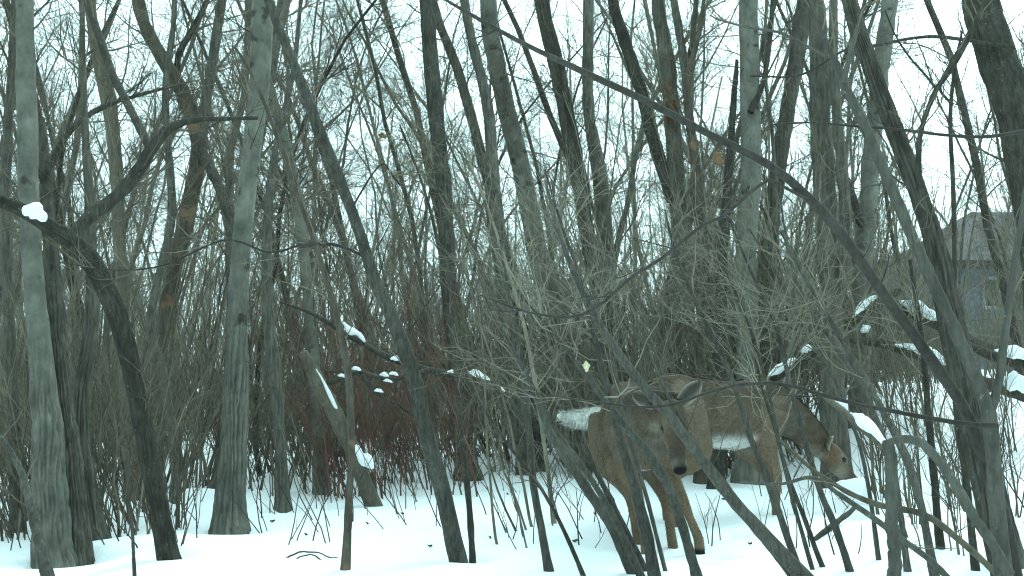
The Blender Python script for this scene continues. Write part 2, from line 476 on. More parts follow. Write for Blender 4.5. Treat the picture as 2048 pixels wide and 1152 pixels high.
def build_deer(label, origin, heading, scale, hooves, neck, poll, nose, ears, tail, tone=1.0, dark_nape=0.0, seed=1, face=0.95, ring=0.4):
    g = np.random.default_rng(seed)
    hx = np.array([heading[0], heading[1], 0.0]); hx /= np.linalg.norm(hx)
    hy = np.array([-hx[1], hx[0], 0.0]); hz = np.array([0, 0, 1.0])
    B = np.stack([hx, hy, hz])                       # rows: local axes in world
    root = thing('deer', origin, label, 'deer', 'two deer browsing in the snow')
    loc2w = lambda p: (np.asarray(p) * scale) @ B
    soup = Soup(); samples = []                      # samples: x,y,z,r,region,param

    def addp(res, region, p):
        v, q, t = res
        soup.raw(v, q, t)
        for i in range(len(p)):
            samples.append((*p[i, :3], p[i, 3], region, i / max(len(p) - 1, 1)))
    # torso: x, z centre, half width, half height
    tor = np.array([(-0.515, 0.75, 0.03, 0.05), (-0.49, 0.75, 0.085, 0.12), (-0.42, 0.745, 0.13, 0.175), (-0.32, 0.735, 0.148, 0.195), (-0.18, 0.715, 0.15, 0.19),
                    (0.0, 0.69, 0.162, 0.195), (0.16, 0.685, 0.16, 0.20), (0.30, 0.70, 0.142, 0.20), (0.40, 0.715, 0.115, 0.17), (0.46, 0.72, 0.075, 0.12), (0.485, 0.72, 0.03, 0.05)])
    ts = smooth_path(np.column_stack([tor[:, 0], np.zeros(len(tor)), tor[:, 1], tor[:, 2], tor[:, 3]]), 40)
    st = [(p[:3], np.array([0, p[3], 0]), np.array([0, 0, p[4]])) for p in ts]
    addp(ring_loft(st, 28), 0, np.column_stack([ts[:, :3], ts[:, 3]]))
    # legs: key -> hoof (x,y,z), optional joint offsets
    for key, hv in hooves.items():
        front = key[0] == 'f'; s = 1 if key[1] == 'l' else -1
        hxp, hyp, hzp = hv[:3]
        if front:
            kx = hv[3] if len(hv) > 3 else 0.03
            top = (0.33, s * 0.085, 0.70, 0.115)
            elb = (0.28, s * 0.095, 0.52, 0.07)
            k = np.array([0.30 * 0.5 + hxp * 0.5 + kx, s * 0.088 * 0.5 + hyp * 0.5, 0.31 + hzp * 0.6])
            fet = np.array([hxp - 0.015, hyp, hzp + 0.095])
            up = (np.array(elb[:3]) * 0.5 + k * 0.5)
            pts = [top, elb, (*up, 0.044), (*k, 0.032), (*(k * 0.5 + fet * 0.5), 0.0225), (*fet, 0.026), (hxp + 0.01, hyp, hzp + 0.05, 0.027), (hxp + 0.03, hyp, hzp + 0.0, 0.027)]
        else:
            top = (-0.35, s * 0.085, 0.74, 0.125)
            thg = (-0.31, s * 0.10, 0.60, 0.115)
            stf = (-0.25 + (hxp + 0.36) * 0.35, s * 0.105, 0.48, 0.08)
            hk = np.array([hxp - 0.055, s * 0.085 * 0.4 + hyp * 0.6, 0.335 + hzp * 0.6])
            mid = np.array(stf[:3]) * 0.45 + hk * 0.55
            fet = np.array([hxp - 0.02, hyp, hzp + 0.10])
            pts = [top, thg, stf, (*mid, 0.05), (*hk, 0.036), (*(hk * 0.6 + fet * 0.4), 0.025), (*fet, 0.027), (hxp + 0.005, hyp, hzp + 0.05, 0.027), (hxp + 0.03, hyp, hzp + 0.0, 0.027)]
        res, p = limb_loft(np.array(pts), 8, 14, 1.12)
        addp(res, 1 if front else 2, p)
    # neck
    res, p = limb_loft(np.array(neck), 10, 18, 1.18)
    addp(res, 3, p)
    # head
    poll = np.array(poll, float); nose = np.array(nose, float)
    ha = nose - poll; hl = np.linalg.norm(ha); ha /= hl
    hside = np.cross(np.array([0, 0, 1.0]), ha); hside /= np.linalg.norm(hside)
    if hside[1] < 0: hside = -hside
    hup = np.cross(ha, hside)                        # towards the forehead
    if hup[0] * 1.0 + hup[2] < 0: hup = -hup
    hd = np.array([(-0.10, 0.0, 0.02, 0.03), (-0.05, 0.0, 0.050, 0.058), (0.08, 0.004, 0.064, 0.070), (0.22, 0.004, 0.068, 0.074), (0.36, 0.0, 0.066, 0.072), (0.5, -0.006, 0.052, 0.060),
                   (0.65, -0.010, 0.041, 0.048), (0.8, -0.012, 0.036, 0.041), (0.92, -0.012, 0.036, 0.038), (1.0, -0.012, 0.028, 0.030), (1.03, -0.012, 0.012, 0.014)])
    hp = smooth_path(np.column_stack([poll + ha * (hd[:, :1] * hl) + hup * hd[:, 1:2], hd[:, 2], hd[:, 3]]), 40)
    st = [(q_[:3], hside * q_[3], hup * q_[4]) for q_ in hp]
    addp(ring_loft(st, 20), 4, np.column_stack([hp[:, :3], hp[:, 3]]))
    # brow ridges over the eyes
    for s in (1, -1):
        e = poll + ha * (0.36 * hl) + hside * s * 0.050 + hup * 0.034
        pp = np.array([(*(e - ha * 0.035), 0.012), (*e, 0.020), (*(e + ha * 0.04), 0.010)])
        addp(limb_loft(pp, 4, 10)[0], 4, np.zeros((0, 4)))
    # one continuous skin
    tmp = bpy.data.objects.new('tmp', soup.mesh('tmp', []))
    COL.objects.link(tmp)
    rm = tmp.modifiers.new('r', 'REMESH'); rm.mode = 'VOXEL'; rm.voxel_size = 0.0105; rm.use_smooth_shade = True
    sm = tmp.modifiers.new('s', 'SMOOTH'); sm.factor = 0.5; sm.iterations = 3
    dg = bpy.context.evaluated_depsgraph_get()
    ev = tmp.evaluated_get(dg).to_mesh()
    nv = len(ev.vertices); co = np.empty(nv * 3, np.float32); ev.vertices.foreach_get('co', co); co = co.reshape(-1, 3).astype(float)
    nn = np.empty(nv * 3, np.float32); ev.vertices.foreach_get('normal', nn); nn = nn.reshape(-1, 3).astype(float)
    polys = [tuple(p.vertices) for p in ev.polygons]
    edges = np.empty(len(ev.edges) * 2, np.int32); ev.edges.foreach_get('vertices', edges); edges = edges.reshape(-1, 2)
    tmp.evaluated_get(dg).to_mesh_clear()
    bpy.data.objects.remove(tmp)
    S = np.array(samples, float)
    reg = np.empty(nv, int); par = np.empty(nv)
    for a in range(0, nv, 4000):
        d = np.linalg.norm(co[a:a + 4000, None] - S[None, :, :3], axis=2) - S[None, :, 3]
        k = d.argmin(1); reg[a:a + 4000] = S[k, 4].astype(int); par[a:a + 4000] = S[k, 5]
    x, y, z = co.T
    col = np.empty((nv, 3))
    # body
    f = sstep(0.58, 0.86, z)[:, None]
    bodyc = C_FLANK * (1 - f) + C_BACK * f
    belly = (sstep(-0.35, -0.75, nn[:, 2]) * sstep(-0.42, -0.30, x) * sstep(0.36, 0.2, x) * sstep(0.60, 0.53, z))[:, None]
    bodyc = bodyc * (1 - belly) + C_WHITE * belly
    rump = (sstep(-0.46, -0.50, x) * sstep(0.85, 0.7, z) * sstep(0.07, 0.04, np.abs(y)))[:, None]
    bodyc = bodyc * (1 - rump) + C_WHITE * rump
    chest = (sstep(0.36, 0.46, x) * sstep(0.78, 0.66, z))[:, None]
    bodyc = bodyc * (1 - chest) + C_CHEST * chest
    wth = (sstep(0.05, 0.30, x) * sstep(0.70, 0.86, z))[:, None] * dark_nape * 0.5
    bodyc = bodyc * (1 - wth)
    legw = sstep(0.62, 0.44, z)[:, None]
    legc = C_FLANK * (1 - legw) + C_LEG * legw
    inner = sstep(0.4, 0.8, -np.sign(y) * nn[:, 1])[:, None] * sstep(0.38, 0.5, z)[:, None]
    legc = legc * (1 - 0.6 * inner) + C_PALE * 0.6 * inner
    nc = np.where((par < 0.5)[:, None], C_CHEST * 0.95, C_FLANK * 0.8)
    nap = (sstep(-0.2, 0.7, nn[:, 2]))[:, None]
    nc = nc * (1 - nap) + C_BACK * (1 - 0.45 * dark_nape) * nap
    thr = (sstep(-0.4, -0.85, nn[:, 2]) * sstep(0.55, 0.9, par))[:, None]
    nc = nc * (1 - 0.6 * thr) + C_PALE * 0.6 * thr
    rel = co - poll
    hs = (rel @ ha) / hl; hu = rel @ hup; hw = rel @ hside
    fc = C_FACE * face + 0 * co
    side = sstep(0.02, 0.05, np.abs(hw))[:, None]
    fc = fc * (1 - side) + C_TAN * 0.58 * face * side
    jaw = sstep(0.0, -0.03, hu)[:, None] * sstep(0.25, 0.45, hs)[:, None]
    fc = fc * (1 - jaw * 0.7) + C_PALE * 0.8 * jaw * 0.7
    eye = np.exp(-(((hs - 0.36) / 0.09) ** 2 + ((hu - 0.028) / 0.022) ** 2))[:, None] * sstep(0.035, 0.05, np.abs(hw))[:, None]
    fc = fc * (1 - eye * ring) + C_PALE * (0.4 + 0.5 * ring) * eye * ring
    muz = (sstep(0.55, 0.75, hs))[:, None]
    fc = fc * (1 - muz * 0.8) + C_FACE * 0.75 * muz * 0.8
    band = np.exp(-((hs - 0.885) / 0.035) ** 2)[:, None] * sstep(0.01, 0.03, np.abs(hw))[:, None]
    fc = fc * (1 - 0.7 * band) + C_PALE * 0.7 * band
    ns = sstep(0.92, 0.96, hs)[:, None]
    fc = fc * (1 - ns) + C_NOSE * ns
    chin = (sstep(0.8, 0.9, hs) * sstep(-0.03, -0.042, hu))[:, None]
    fc = fc * (1 - chin) + C_WHITE * chin
    for r_, c_ in ((0, bodyc), (1, legc), (2, legc), (3, nc), (4, fc)):
        k = reg == r_
        col[k] = c_[k]
    hoof = np.zeros(nv)
    for key, hv in hooves.items():
        dd = np.hypot(x - hv[0] - 0.02, y - hv[1])
        hoof = np.maximum(hoof, (dd < 0.07) * sstep(hv[2] + 0.055, hv[2] + 0.04, z))
    deg = np.bincount(edges.ravel(), minlength=nv)[:, None] + 1
    for _ in range(5):                               # soft coat boundaries
        acc = col.copy()
        np.add.at(acc, edges[:, 0], col[edges[:, 1]]); np.add.at(acc, edges[:, 1], col[edges[:, 0]])
        col = acc / deg
    ns_k = (reg == 4) & (hs > 0.95); col[ns_k] = C_NOSE
    col = col * (1 - hoof[:, None]) + C_HOOF * hoof[:, None]
    col *= tone
    quads = [p for p in polys if len(p) == 4]; tris = [p for p in polys if len(p) == 3]
    me = make_mesh('deer_body', loc2w(co), [np.array(a) for a in (quads, tris) if a], True, [M_COAT], col)
    obj('body', me, root)
    # coat hairs: thin slanted blades
    NH = 26000
    q4 = np.array(quads); pick = g.integers(0, len(q4), NH)
    w4 = g.dirichlet((1, 1, 1, 1), NH)
    hb = (co[q4[pick]] * w4[:, :, None]).sum(1); hn = norm(nn[q4[pick]].mean(1)); hc = col[q4[pick]].mean(1); hr = reg[q4[pick, 0]]
    flow = np.where((hr == 0)[:, None], np.array([-1.0, 0, -0.45]), np.where(((hr == 1) | (hr == 2))[:, None], np.array([-0.25, 0, -1.0]), np.array([-0.9, 0, -0.5])))
    flow = np.where((hr == 4)[:, None], -ha[None], flow)
    flow = flow + g.normal(size=(NH, 3)) * 0.25
    tang = norm(flow - hn * (flow * hn).sum(1, keepdims=True))
    ln = np.where(hr == 0, 0.030, np.where(hr == 3, 0.030, np.where(hr == 4, 0.010, 0.014))) * g.uniform(0.6, 1.25, NH)
    bel = (hr == 0) & (hc.mean(1) > 0.3); ln[bel] *= 1.5
    sd = np.cross(hn, tang) * 0.0019
    tipv = hb + (tang * 0.93 + hn * 0.30) * ln[:, None]
    keep = hc.mean(1) > 0.03
    V = np.stack([hb - sd, hb + sd, tipv], 1)[keep]
    hcol = np.repeat((hc * g.uniform(0.65, 1.4, (NH, 1)))[keep][:, None], 3, 1).reshape(-1, 3)
    me = make_mesh('deer_fur', loc2w(V.reshape(-1, 3)), [np.arange(keep.sum() * 3).reshape(-1, 3)], True, [M_COAT], hcol)
    tag(obj('fur', me, root), kind='stuff')
    # eyes
    for s in (1, -1):
        c = poll + ha * (0.36 * hl) + hside * s * 0.060 + hup * 0.024
        bm = bmesh.new(); bmesh.ops.create_uvsphere(bm, u_segments=16, v_segments=10, radius=0.019)
        for v in bm.verts:
            p = c + np.array(v.co) @ np.stack([ha * 1.1, hside * 0.75, hup * 0.85])
            v.co = loc2w(p)
        me = bpy.data.meshes.new('eye'); bm.to_mesh(me); bm.free(); me.materials.append(M_EYE)
        for p in me.polygons: p.use_smooth = True
        obj('eye', me, root)
    # ears: cupped leaves with thickness, pale inside
    for base, tip, opening in ears:
        base = np.array(base, float); tip = np.array(tip, float)
        ax = tip - base; L = np.linalg.norm(ax); ax /= L
        op = np.array(opening, float); op = op - ax * (op @ ax); op /= np.linalg.norm(op)
        sdv = np.cross(ax, op)
        nu, nw = 14, 11
        vo, vi, co_, ci_ = [], [], [], []
        for i in range(nu):
            u = i / (nu - 1)
            hwid = 0.047 * (0.55 + 0.45 * math.sin(min(u * 2.2, 1.57))) * (1 - u ** 2.6) ** 0.62 + 0.001
            for j in range(nw):
                w_ = (j / (nw - 1)) * 2 - 1
                cup = (1 - w_ * w_) * hwid * 0.75
                p = base + ax * (u * L) + sdv * (w_ * hwid) - op * cup + op * 0.012 * u * u
                vo.append(p - op * 0.004); vi.append(p + op * 0.003)
                edge = abs(w_) ** 3
                co_.append(C_BACK * (1 - 0.5 * edge) * 1.1 + C_PALE * 0.5 * edge)
                ci_.append(C_PALE * (0.26 + 0.9 * edge))
        V = np.array(vo + vi); n0 = nu * nw; q = []
        for i in range(nu - 1):
            for j in range(nw - 1):
                a = i * nw + j
                q.append((a, a + nw, a + nw + 1, a + 1)); q.append((n0 + a, n0 + a + 1, n0 + a + nw + 1, n0 + a + nw))
            a = i * nw; q.append((a, n0 + a, n0 + a + nw, a + nw)); a = i * nw + nw - 1; q.append((a, a + nw, n0 + a + nw, n0 + a))
        for j in range(nw - 1):
            a = (nu - 1) * nw + j; q.append((a, n0 + a, n0 + a + 1, a + 1))
        me = make_mesh('ear', loc2w(V), [np.array(q)], True, [M_COAT], np.array(co_ + ci_) * tone)
        obj('ear', me, root)
    # tail with long white hair
    tp = smooth_path(np.array(tail['path']), 22)
    T = norm(np.gradient(tp[:, :3], axis=0)); upv = np.array(tail['up'], float)
    st, colr = [], []
    a = np.arange(16) * 2 * np.pi / 16
    for i in range(len(tp)):
        u = np.cross(T[i], upv); u /= np.linalg.norm(u); w_ = np.cross(u, T[i])
        st.append((tp[i, :3], u * tp[i, 3] * 0.45, w_ * tp[i, 3]))
        top = np.clip(np.sin(a), 0, 1)[:, None] ** 4 * tail.get('brown', 0.4)
        colr.append(C_WHITE * 1.08 * (1 - top) + C_TAN * top)
    v, q, t = ring_loft(st, 16)
    colr = np.concatenate(colr + [C_WHITE[None], C_WHITE[None]])
    to = obj('tail', make_mesh('tail', loc2w(v), [q, t], True, [M_COAT], colr), root)
    NH = 2600
    iu = g.uniform(0, len(tp) - 2, NH); ii = iu.astype(int); aa = g.uniform(0, 6.283, NH)
    C = np.array([s_[0] for s_ in st]); U = np.array([s_[1] for s_ in st]); Wv = np.array([s_[2] for s_ in st])
    hb = C[ii] + np.cos(aa)[:, None] * U[ii] + np.sin(aa)[:, None] * Wv[ii]
    on = norm(hb - C[ii])
    tipv = hb + (T[ii] * 0.9 + on * 0.28 + g.normal(size=(NH, 3)) * 0.10) * g.uniform(0.02, 0.05, NH)[:, None]
    sd = np.cross(on, T[ii]) * 0.0016
    V = np.stack([hb - sd, hb + sd, tipv], 1)
    me = make_mesh('tail_hair', loc2w(V.reshape(-1, 3)), [np.arange(NH * 3).reshape(-1, 3)], True, [M_COAT], np.repeat(C_WHITE[None] * g.uniform(0.85, 1.1, (NH, 1)), 3, 0))
    tag(obj('tail_hair', me, to), kind='stuff')
    return root

SINK = 0.085
build_deer('doe facing the camera with white tail out sideways and head lowered', (0.665, 7.16, -SINK), (0.08, -1.0), 1.0,
    {'fr': (0.33, -0.01, 0.0), 'fl': (0.38, 0.25, 0.06), 'hr': (0.05, 0.0, 0.0), 'hl': (0.20, 0.155, 0.0)},
    [(0.28, 0, 0.74, 0.15), (0.44, -0.01, 0.775, 0.125), (0.60, -0.02, 0.80, 0.10), (0.74, -0.01, 0.825, 0.082), (0.85, 0.005, 0.83, 0.066)],
    (0.87, 0.01, 0.83), (1.02, 0.03, 0.545),
    [((0.84, 0.060, 0.845), (0.83, 0.165, 0.955), (1, 0.25, 0.1)), ((0.84, -0.045, 0.845), (0.82, -0.165, 0.895), (1, -0.2, 0.25))],
    {'path': [(-0.47, 0.0, 0.76, 0.03), (-0.52, -0.06, 0.745, 0.045), (-0.53, -0.15, 0.725, 0.058), (-0.52, -0.24, 0.715, 0.052), (-0.50, -0.32, 0.725, 0.03), (-0.49, -0.37, 0.74, 0.008)], 'up': (0, 0, 1), 'brown': 0.45},
    tone=1.02, dark_nape=1.0, seed=11)
build_deer('doe standing side-on behind with white belly, nose down towards the snow', (1.265, 8.2, -SINK), (0.84, 0.545), 1.05,
    {'hr': (-0.385, -0.06, 0.0), 'hl': (-0.30, 0.08, 0.0), 'fr': (0.40, -0.07, 0.0), 'fl': (0.56, 0.09, 0.0)},
    [(0.30, 0, 0.74, 0.15), (0.45, 0, 0.71, 0.125), (0.62, 0.0, 0.63, 0.098), (0.74, 0.0, 0.55, 0.08), (0.85, 0.0, 0.465, 0.064)],
    (0.86, 0.0, 0.455), (1.09, -0.06, 0.235),
    [((0.86, -0.058, 0.47), (0.76, -0.150, 0.535), (0.3, -0.8, -0.1)), ((0.86, 0.055, 0.475), (0.77, 0.15, 0.545), (0.3, 0.8, 0.1))],
    {'path': [(-0.50, 0, 0.80, 0.02), (-0.54, 0, 0.76, 0.035), (-0.56, 0, 0.68, 0.045), (-0.555, 0, 0.60, 0.03), (-0.55, 0, 0.55, 0.008)], 'up': (-1, 0, 0), 'brown': 0.9},
    tone=1.15, dark_nape=0.3, seed=12, face=1.25, ring=0.95)

# ------------------------------------------------------------------ trees, stems and branches read off the photograph
def path3d(path, d0, d1, n, wig=0.0, g=rng):
    path = np.asarray(path, float)
    seg = np.concatenate([[0], np.cumsum(np.linalg.norm(np.diff(path[:, :2], axis=0), axis=1))])
    f = seg / seg[-1]
    d = d0 + (d1 - d0) * f
    rows = []
    for (x, y, w), dd in zip(path, d):
        p = at(x, y, dd)
        rows.append((*p, 0.5 * w * dd / F))
    out = smooth_path(rows, n)
    if wig:
        k = np.cumsum(g.normal(size=(n, 3)), 0); k -= np.linspace(0, 1, n)[:, None] * k[-1]
        out[:, :3] += k * wig * out[:, 3:4] / math.sqrt(n) * 3
    return out

def to_ground(rows):
    """carry the foot of a path down into the snow"""
    p0, p1 = rows[0], rows[min(4, len(rows) - 1)]
    gz = float(ground(p0[0], p0[1]))
    h = p0[2] - gz
    if h < -0.02:
        return rows
    d = (p0[:3] - p1[:3]); d /= np.linalg.norm(d)
    d[2] = min(d[2], -0.55); d /= np.linalg.norm(d)
    L = (h + 0.12) / -d[2]
    n = max(2, int(L / 0.12))
    ext = [np.append(p0[:3] + d * L * (i / n), p0[3] * (1 + 0.15 * i / n)) for i in range(n, 0, -1)]
    return np.vstack([ext, rows])

def extend_top(rows, length, g=rng, up=0.15, taper=0.35):
    p = rows[-1]; d = rows[-1, :3] - rows[-4, :3]; d /= np.linalg.norm(d)
    n = max(3, int(length / 0.25)); out = [rows]
    pos = p[:3].copy()
    for i in range(1, n + 1):
        d = d + g.normal(size=3) * 0.07; d[2] += up * 0.2; d /= np.linalg.norm(d)
        pos = pos + d * length / n
        out.append(np.append(pos, p[3] * (1 - (1 - taper) * i / n))[None])
    return np.vstack(out)

def tube_mesh(name, rows, k, mat, origin, furrow=None, g=rng):
    """one trunk or limb; furrow = (ridges, depth, z_full, z_none) raises real bark ridges"""
    n = len(rows)
    if furrow is None:
        P = rows[None, :, :3]; R = rows[None, :, 3] * (1 + 0.05 * g.normal(size=n)[None])
        return Soup().add(P, R, k).mesh(name, [mat], origin)
    ridges, depth, z_full, z_none = furrow
    L = np.linalg.norm(np.diff(rows[:, :3], axis=0), axis=1).sum()
    n = min(int(L / 0.018), 200)
    rows = smooth_path(rows, n)
    v, q, t = tube_arrays(rows[None, :, :3], rows[None, :, 3], k)
    th = np.tile(np.arange(k) * 2 * np.pi / k, n); s = np.repeat(np.linspace(0, L, n), k); ring = np.repeat(np.arange(n), k)
    def drift(fr, am):
        ph = g.uniform(0, 6.28, 5); ff = fr * g.uniform(0.6, 1.6, 5); kk = g.integers(1, 5, 5)
        return sum(am * np.sin(ff[i] * s + kk[i] * th + ph[i]) for i in range(5)) / 2
    a = ridges / 2
    s1 = np.sin(a * th + drift(5, 1.0)); s2 = np.sin((a * 0.7) * th + drift(9, 1.4) + 1.0)
    crack = np.maximum(np.exp(-(s1 / 0.42) ** 2), 0.8 * np.exp(-(s2 / 0.30) ** 2))
    fine = drift(60, 0.15) + g.normal(size=len(s)) * 0.06
    amp = sstep(z_none, z_full, v[:n * k, 2])
    disp = depth * (0.35 - 1.25 * crack + 0.4 * fine) * amp + depth * 0.10 * drift(12, 0.4)
    U = norm(v[:n * k] - rows[ring, :3])
    v[:n * k] += U * disp[:, None]
    return make_mesh(name, v - np.asarray(origin), [q, t], True, [mat])

def crown_of(lines, g, spec, origin, name='crown', mat=None):
    """twigs in three orders grown on the given polylines"""
    n1, l1, n2, n3 = spec.get('n', (8, 0.9, 5, 4))
    t0 = spec.get('t0', 0.35); bias = spec.get('bias')
    so = Soup()
    for rows in lines:
        P = rows[None, :, :3]; R = rows[None, :, 3]
        P1, R1 = grow(P, R, g, n1, t0, 0.97, l1, 0.85, spec.get('r', 0.008), 7, spec.get('up', 0.10), 0.17, 0.25, bias=bias)
        so.add(P1, R1, 3, False)
        if n2:
            P2, R2 = grow(P1, R1, g, n2, 0.15, 0.97, l1 * 0.5, 0.75, 0.0042, 5, 0.05, 0.22, 0.4, bias=bias); so.add(P2, R2, 3, False)
            if n3:
                P3, R3 = grow(P2, R2, g, n3, 0.15, 0.97, l1 * 0.24, 0.75, 0.0026, 3, 0.03, 0.25, 0.5); so.add(P3, R3, 3, False)
    return so.mesh(name, [mat or spec.get('mat', M_TWIG)], origin)

LAND = []
def tree(name, label, cat, mat, d, path, limbs=(), k=12, top=2.0, crown=None, furrow=None, group=None, wig=0.10, grounded=True, n=40, part='trunk', seed=None, pit=False):
    g = np.random.default_rng(seed if seed is not None else int(abs(path[0][0]) * 7 + path[0][1]))
    d0, d1 = d if isinstance(d, tuple) else (d, d)
    slim = 0.72 if cat in ('stem', 'branch') else 0.88
    path = [(a, b_, c * slim) for a, b_, c in path]
    limbs = [(lb[0], lb[1], [(a, b_, c * slim) for a, b_, c in lb[2]]) for lb in limbs]
    if cat == 'stem' and mat in (M_GREY, M_TWIG): mat = M_STEM
    rows = path3d(path, d0, d1, n, wig, g)
    if grounded: rows = to_ground(rows)
    if top and path[-1][1] < 5: rows = extend_top(rows, top, g)
    if grounded:
        hh = rows[:, 2] - float(ground(rows[0, 0], rows[0, 1]))
        rows[:, 3] *= 1 + (0.30 if cat == 'tree' else 0.18) * np.exp(-np.maximum(hh, 0) / 0.09)
    org = rows[0, :3].copy()
    if grounded: org[2] = float(ground(org[0], org[1]))
    root = thing(name, org, label, cat, group)
    obj(part, tube_mesh(part, rows, k, mat, org, furrow, g), root)
    lines = [rows]
    for lb in limbs:
        lm, (a, b), lp = lb[:3]
        lr = path3d(lp, a, b, 28, wig, g)
        if lp[-1][1] < 5: lr = extend_top(lr, 1.2, g)
        obj('limb', tube_mesh('limb', lr, max(8, k - 2), lm, org, None, g), root)
        lines.append(lr)
    if crown is not None:
        use = lines if crown.get('all', True) else lines[1:]
        tag(obj('crown', crown_of(use, g, crown, org), root), kind='stuff')
    return root

CR = dict(n=(15, 1.05, 8, 5), t0=0.38)
THIN = dict(n=(7, 0.5, 3, 2), t0=0.3, r=0.004)
WIRY = dict(n=(12, 0.85, 4, 2), t0=0.58, r=0.0038, mat=M_TAN, up=0.07)
GT = 'trees standing in the snowy wood'
GS = 'leaning shrub stems in front of the trees'

# --- left side
tree('aspen_tree', 'pale smooth trunk by the left picture edge, furrowed at its foot', 'tree', M_ASPEN, (6.5, 7.0),
     [(112, 1128, 92), (98, 960, 74), (86, 780, 58), (72, 620, 48), (63, 430, 45), (57, 220, 46), (52, 40, 40), (50, -60, 36)], furrow=(20, 0.018, 0.5, 1.3), k=76, crown=dict(n=(5, 0.8, 5, 4), t0=0.6), group=GT)
tree('broken_tree', 'dark patchy trunk snapped off to a stub beside the pale left trunk', 'tree', M_FURROW, (6.55, 7.2),
     [(150, 1122, 66), (138, 960, 54), (122, 800, 46), (110, 640, 42), (98, 450, 32), (90, 330, 26), (82, 236, 17)], [(M_DARK, (7.2, 7.6), [(96, 345, 14), (125, 285, 15), (165, 240, 13), (230, 205, 10), (345, 172, 7)])],
     furrow=(18, 0.016, 0.6, 1.8), k=84, crown=dict(n=(6, 0.6, 4, 3), t0=0.5), group=GT)
tree('shrub_tree', 'broad furrowed trunk beside the snapped stub, at the lower left', 'tree', M_FURROW, 7.1,
     [(178, 1040, 60), (165, 930, 52), (165, 800, 36), (185, 640, 30), (180, 430, 24), (170, 250, 16), (165, 60, 12), (160, -30, 12)], furrow=(16, 0.016, 0.6, 1.5), k=72, crown=CR, group=GT)
tree('edge_tree', 'dim grey trunk cut by the left picture edge', 'tree', M_GREY, 7.5, [(35, 1080, 34), (30, 900, 30), (18, 650, 26), (8, 420, 26), (16, 250, 22), (24, 120, 18), (28, 20, 14), (30, -30, 12)], crown=CR, group=GT)
tree('corner_sapling', 'short leaning stem crossing the bottom left corner', 'stem', M_GREY, (5.6, 5.8), [(95, 1150, 34), (70, 1050, 30), (45, 960, 22), (20, 900, 14), (-20, 850, 10)], top=0, crown=THIN, group=GS)
tree('arching_tree', 'dark rough trunk arching to the left with a curved forked limb', 'tree', M_DARK, (6.3, 5.7),
     [(342, 1132, 44), (322, 1040, 44), (300, 930, 44), (272, 790, 42), (240, 660, 44), (205, 570, 46), (160, 500, 44), (105, 460, 36), (40, 420, 30), (-25, 395, 26), (-120, 360, 20)],
     [(M_DARK, (5.9, 6.2), [(160, 500, 34), (158, 460, 30), (180, 430, 30), (215, 408, 30), (262, 362, 31), (303, 300, 28), (338, 258, 22), (395, 240, 13), (450, 238, 10), (515, 236, 8)]),
      (M_DARK, (6.1, 6.6), [(303, 300, 20), (292, 282, 21), (265, 230, 20), (225, 150, 20), (200, 80, 18), (178, 20, 16), (170, -20, 14)])],
     furrow=(22, 0.006, 2.5, 4.0), k=72, crown=dict(n=(7, 0.55, 4, 3), t0=0.3, r=0.006), top=0, group=GT)
tree('dead_tree', 'straight dead trunk with pale bare wood behind the arching limb', 'tree', M_DEAD, 9.2, [(262, 960, 36), (252, 800, 32), (244, 640, 28), (238, 450, 30), (226, 250, 33), (198, 110, 30), (182, 20, 26), (175, -40, 24)], k=16, crown=CR, group=GT)
tree('twisted_tree', 'crooked rust-flecked trunk leaning left at the top', 'tree', M_RUST, 9.5,
     [(312, 990, 40), (316, 850, 34), (322, 720, 30), (338, 590, 34), (362, 480, 35), (390, 350, 38), (398, 290, 40), (372, 200, 34), (332, 130, 32), (290, 50, 30), (270, -30, 28)],
     [(M_GREY, (9.5, 9.3), [(398, 300, 28), (410, 210, 26), (425, 110, 24), (440, 20, 22), (448, -30, 20)]), (M_GREY, (9.5, 9.0), [(395, 290, 24), (425, 350, 24), (455, 420, 22), (480, 480, 16)]),
      (M_DARK, (9.5, 9.7), [(385, 250, 14), (360, 200, 16), (355, 120, 16), (385, 60, 14), (410, 10, 12), (420, -20, 10)])], k=16, crown=dict(n=(9, 1.0, 6, 5), t0=0.5), group=GT)
tree('crooked_tree', 'slim crooked dark trunk bending around behind the arching trunk', 'tree', M_GREY, 9.0, [(352, 1010, 26), (352, 900, 24), (335, 800, 24), (325, 740, 24), (300, 660, 22), (310, 580, 20), (340, 440, 20), (335, 300, 18), (330, 180, 16), (345, 60, 14), (350, -20, 12)], crown=CR, group=GT)
tree('furrowed_aspen', 'big straight trunk with deeply furrowed dark foot and smooth upper bark', 'tree', M_ASPEN, (7.75, 7.9),
     [(456, 1060, 72), (458, 1000, 64), (466, 880, 56), (474, 760, 50), (481, 640, 46), (490, 480, 44), (505, 310, 43), (520, 150, 47), (525, 30, 50), (527, -60, 46)], furrow=(17, 0.022, 0.75, 1.5), k=84, crown=dict(n=(6, 0.9, 5, 4), t0=0.5), group=GT)
tree('leaning_pole', 'pale leaning pole just right of the big furrowed trunk', 'tree', M_ASPEN, 10.0, [(640, 930, 34), (628, 760, 30), (612, 580, 26), (598, 440, 26), (575, 320, 26), (545, 200, 22), (520, 110, 18), (505, 20, 14), (500, -20, 12)], crown=CR, group=GT)
tree('slim_tree', 'dark trunk rising from the snow between furrowed trunk and thin stem', 'tree', M_GREY, 8.8, [(566, 1020, 34), (560, 900, 28), (548, 740, 30), (535, 600, 26), (535, 450, 22), (550, 300, 16), (585, 150, 12), (600, 20, 9), (605, -20, 8)], crown=CR, group=GT)
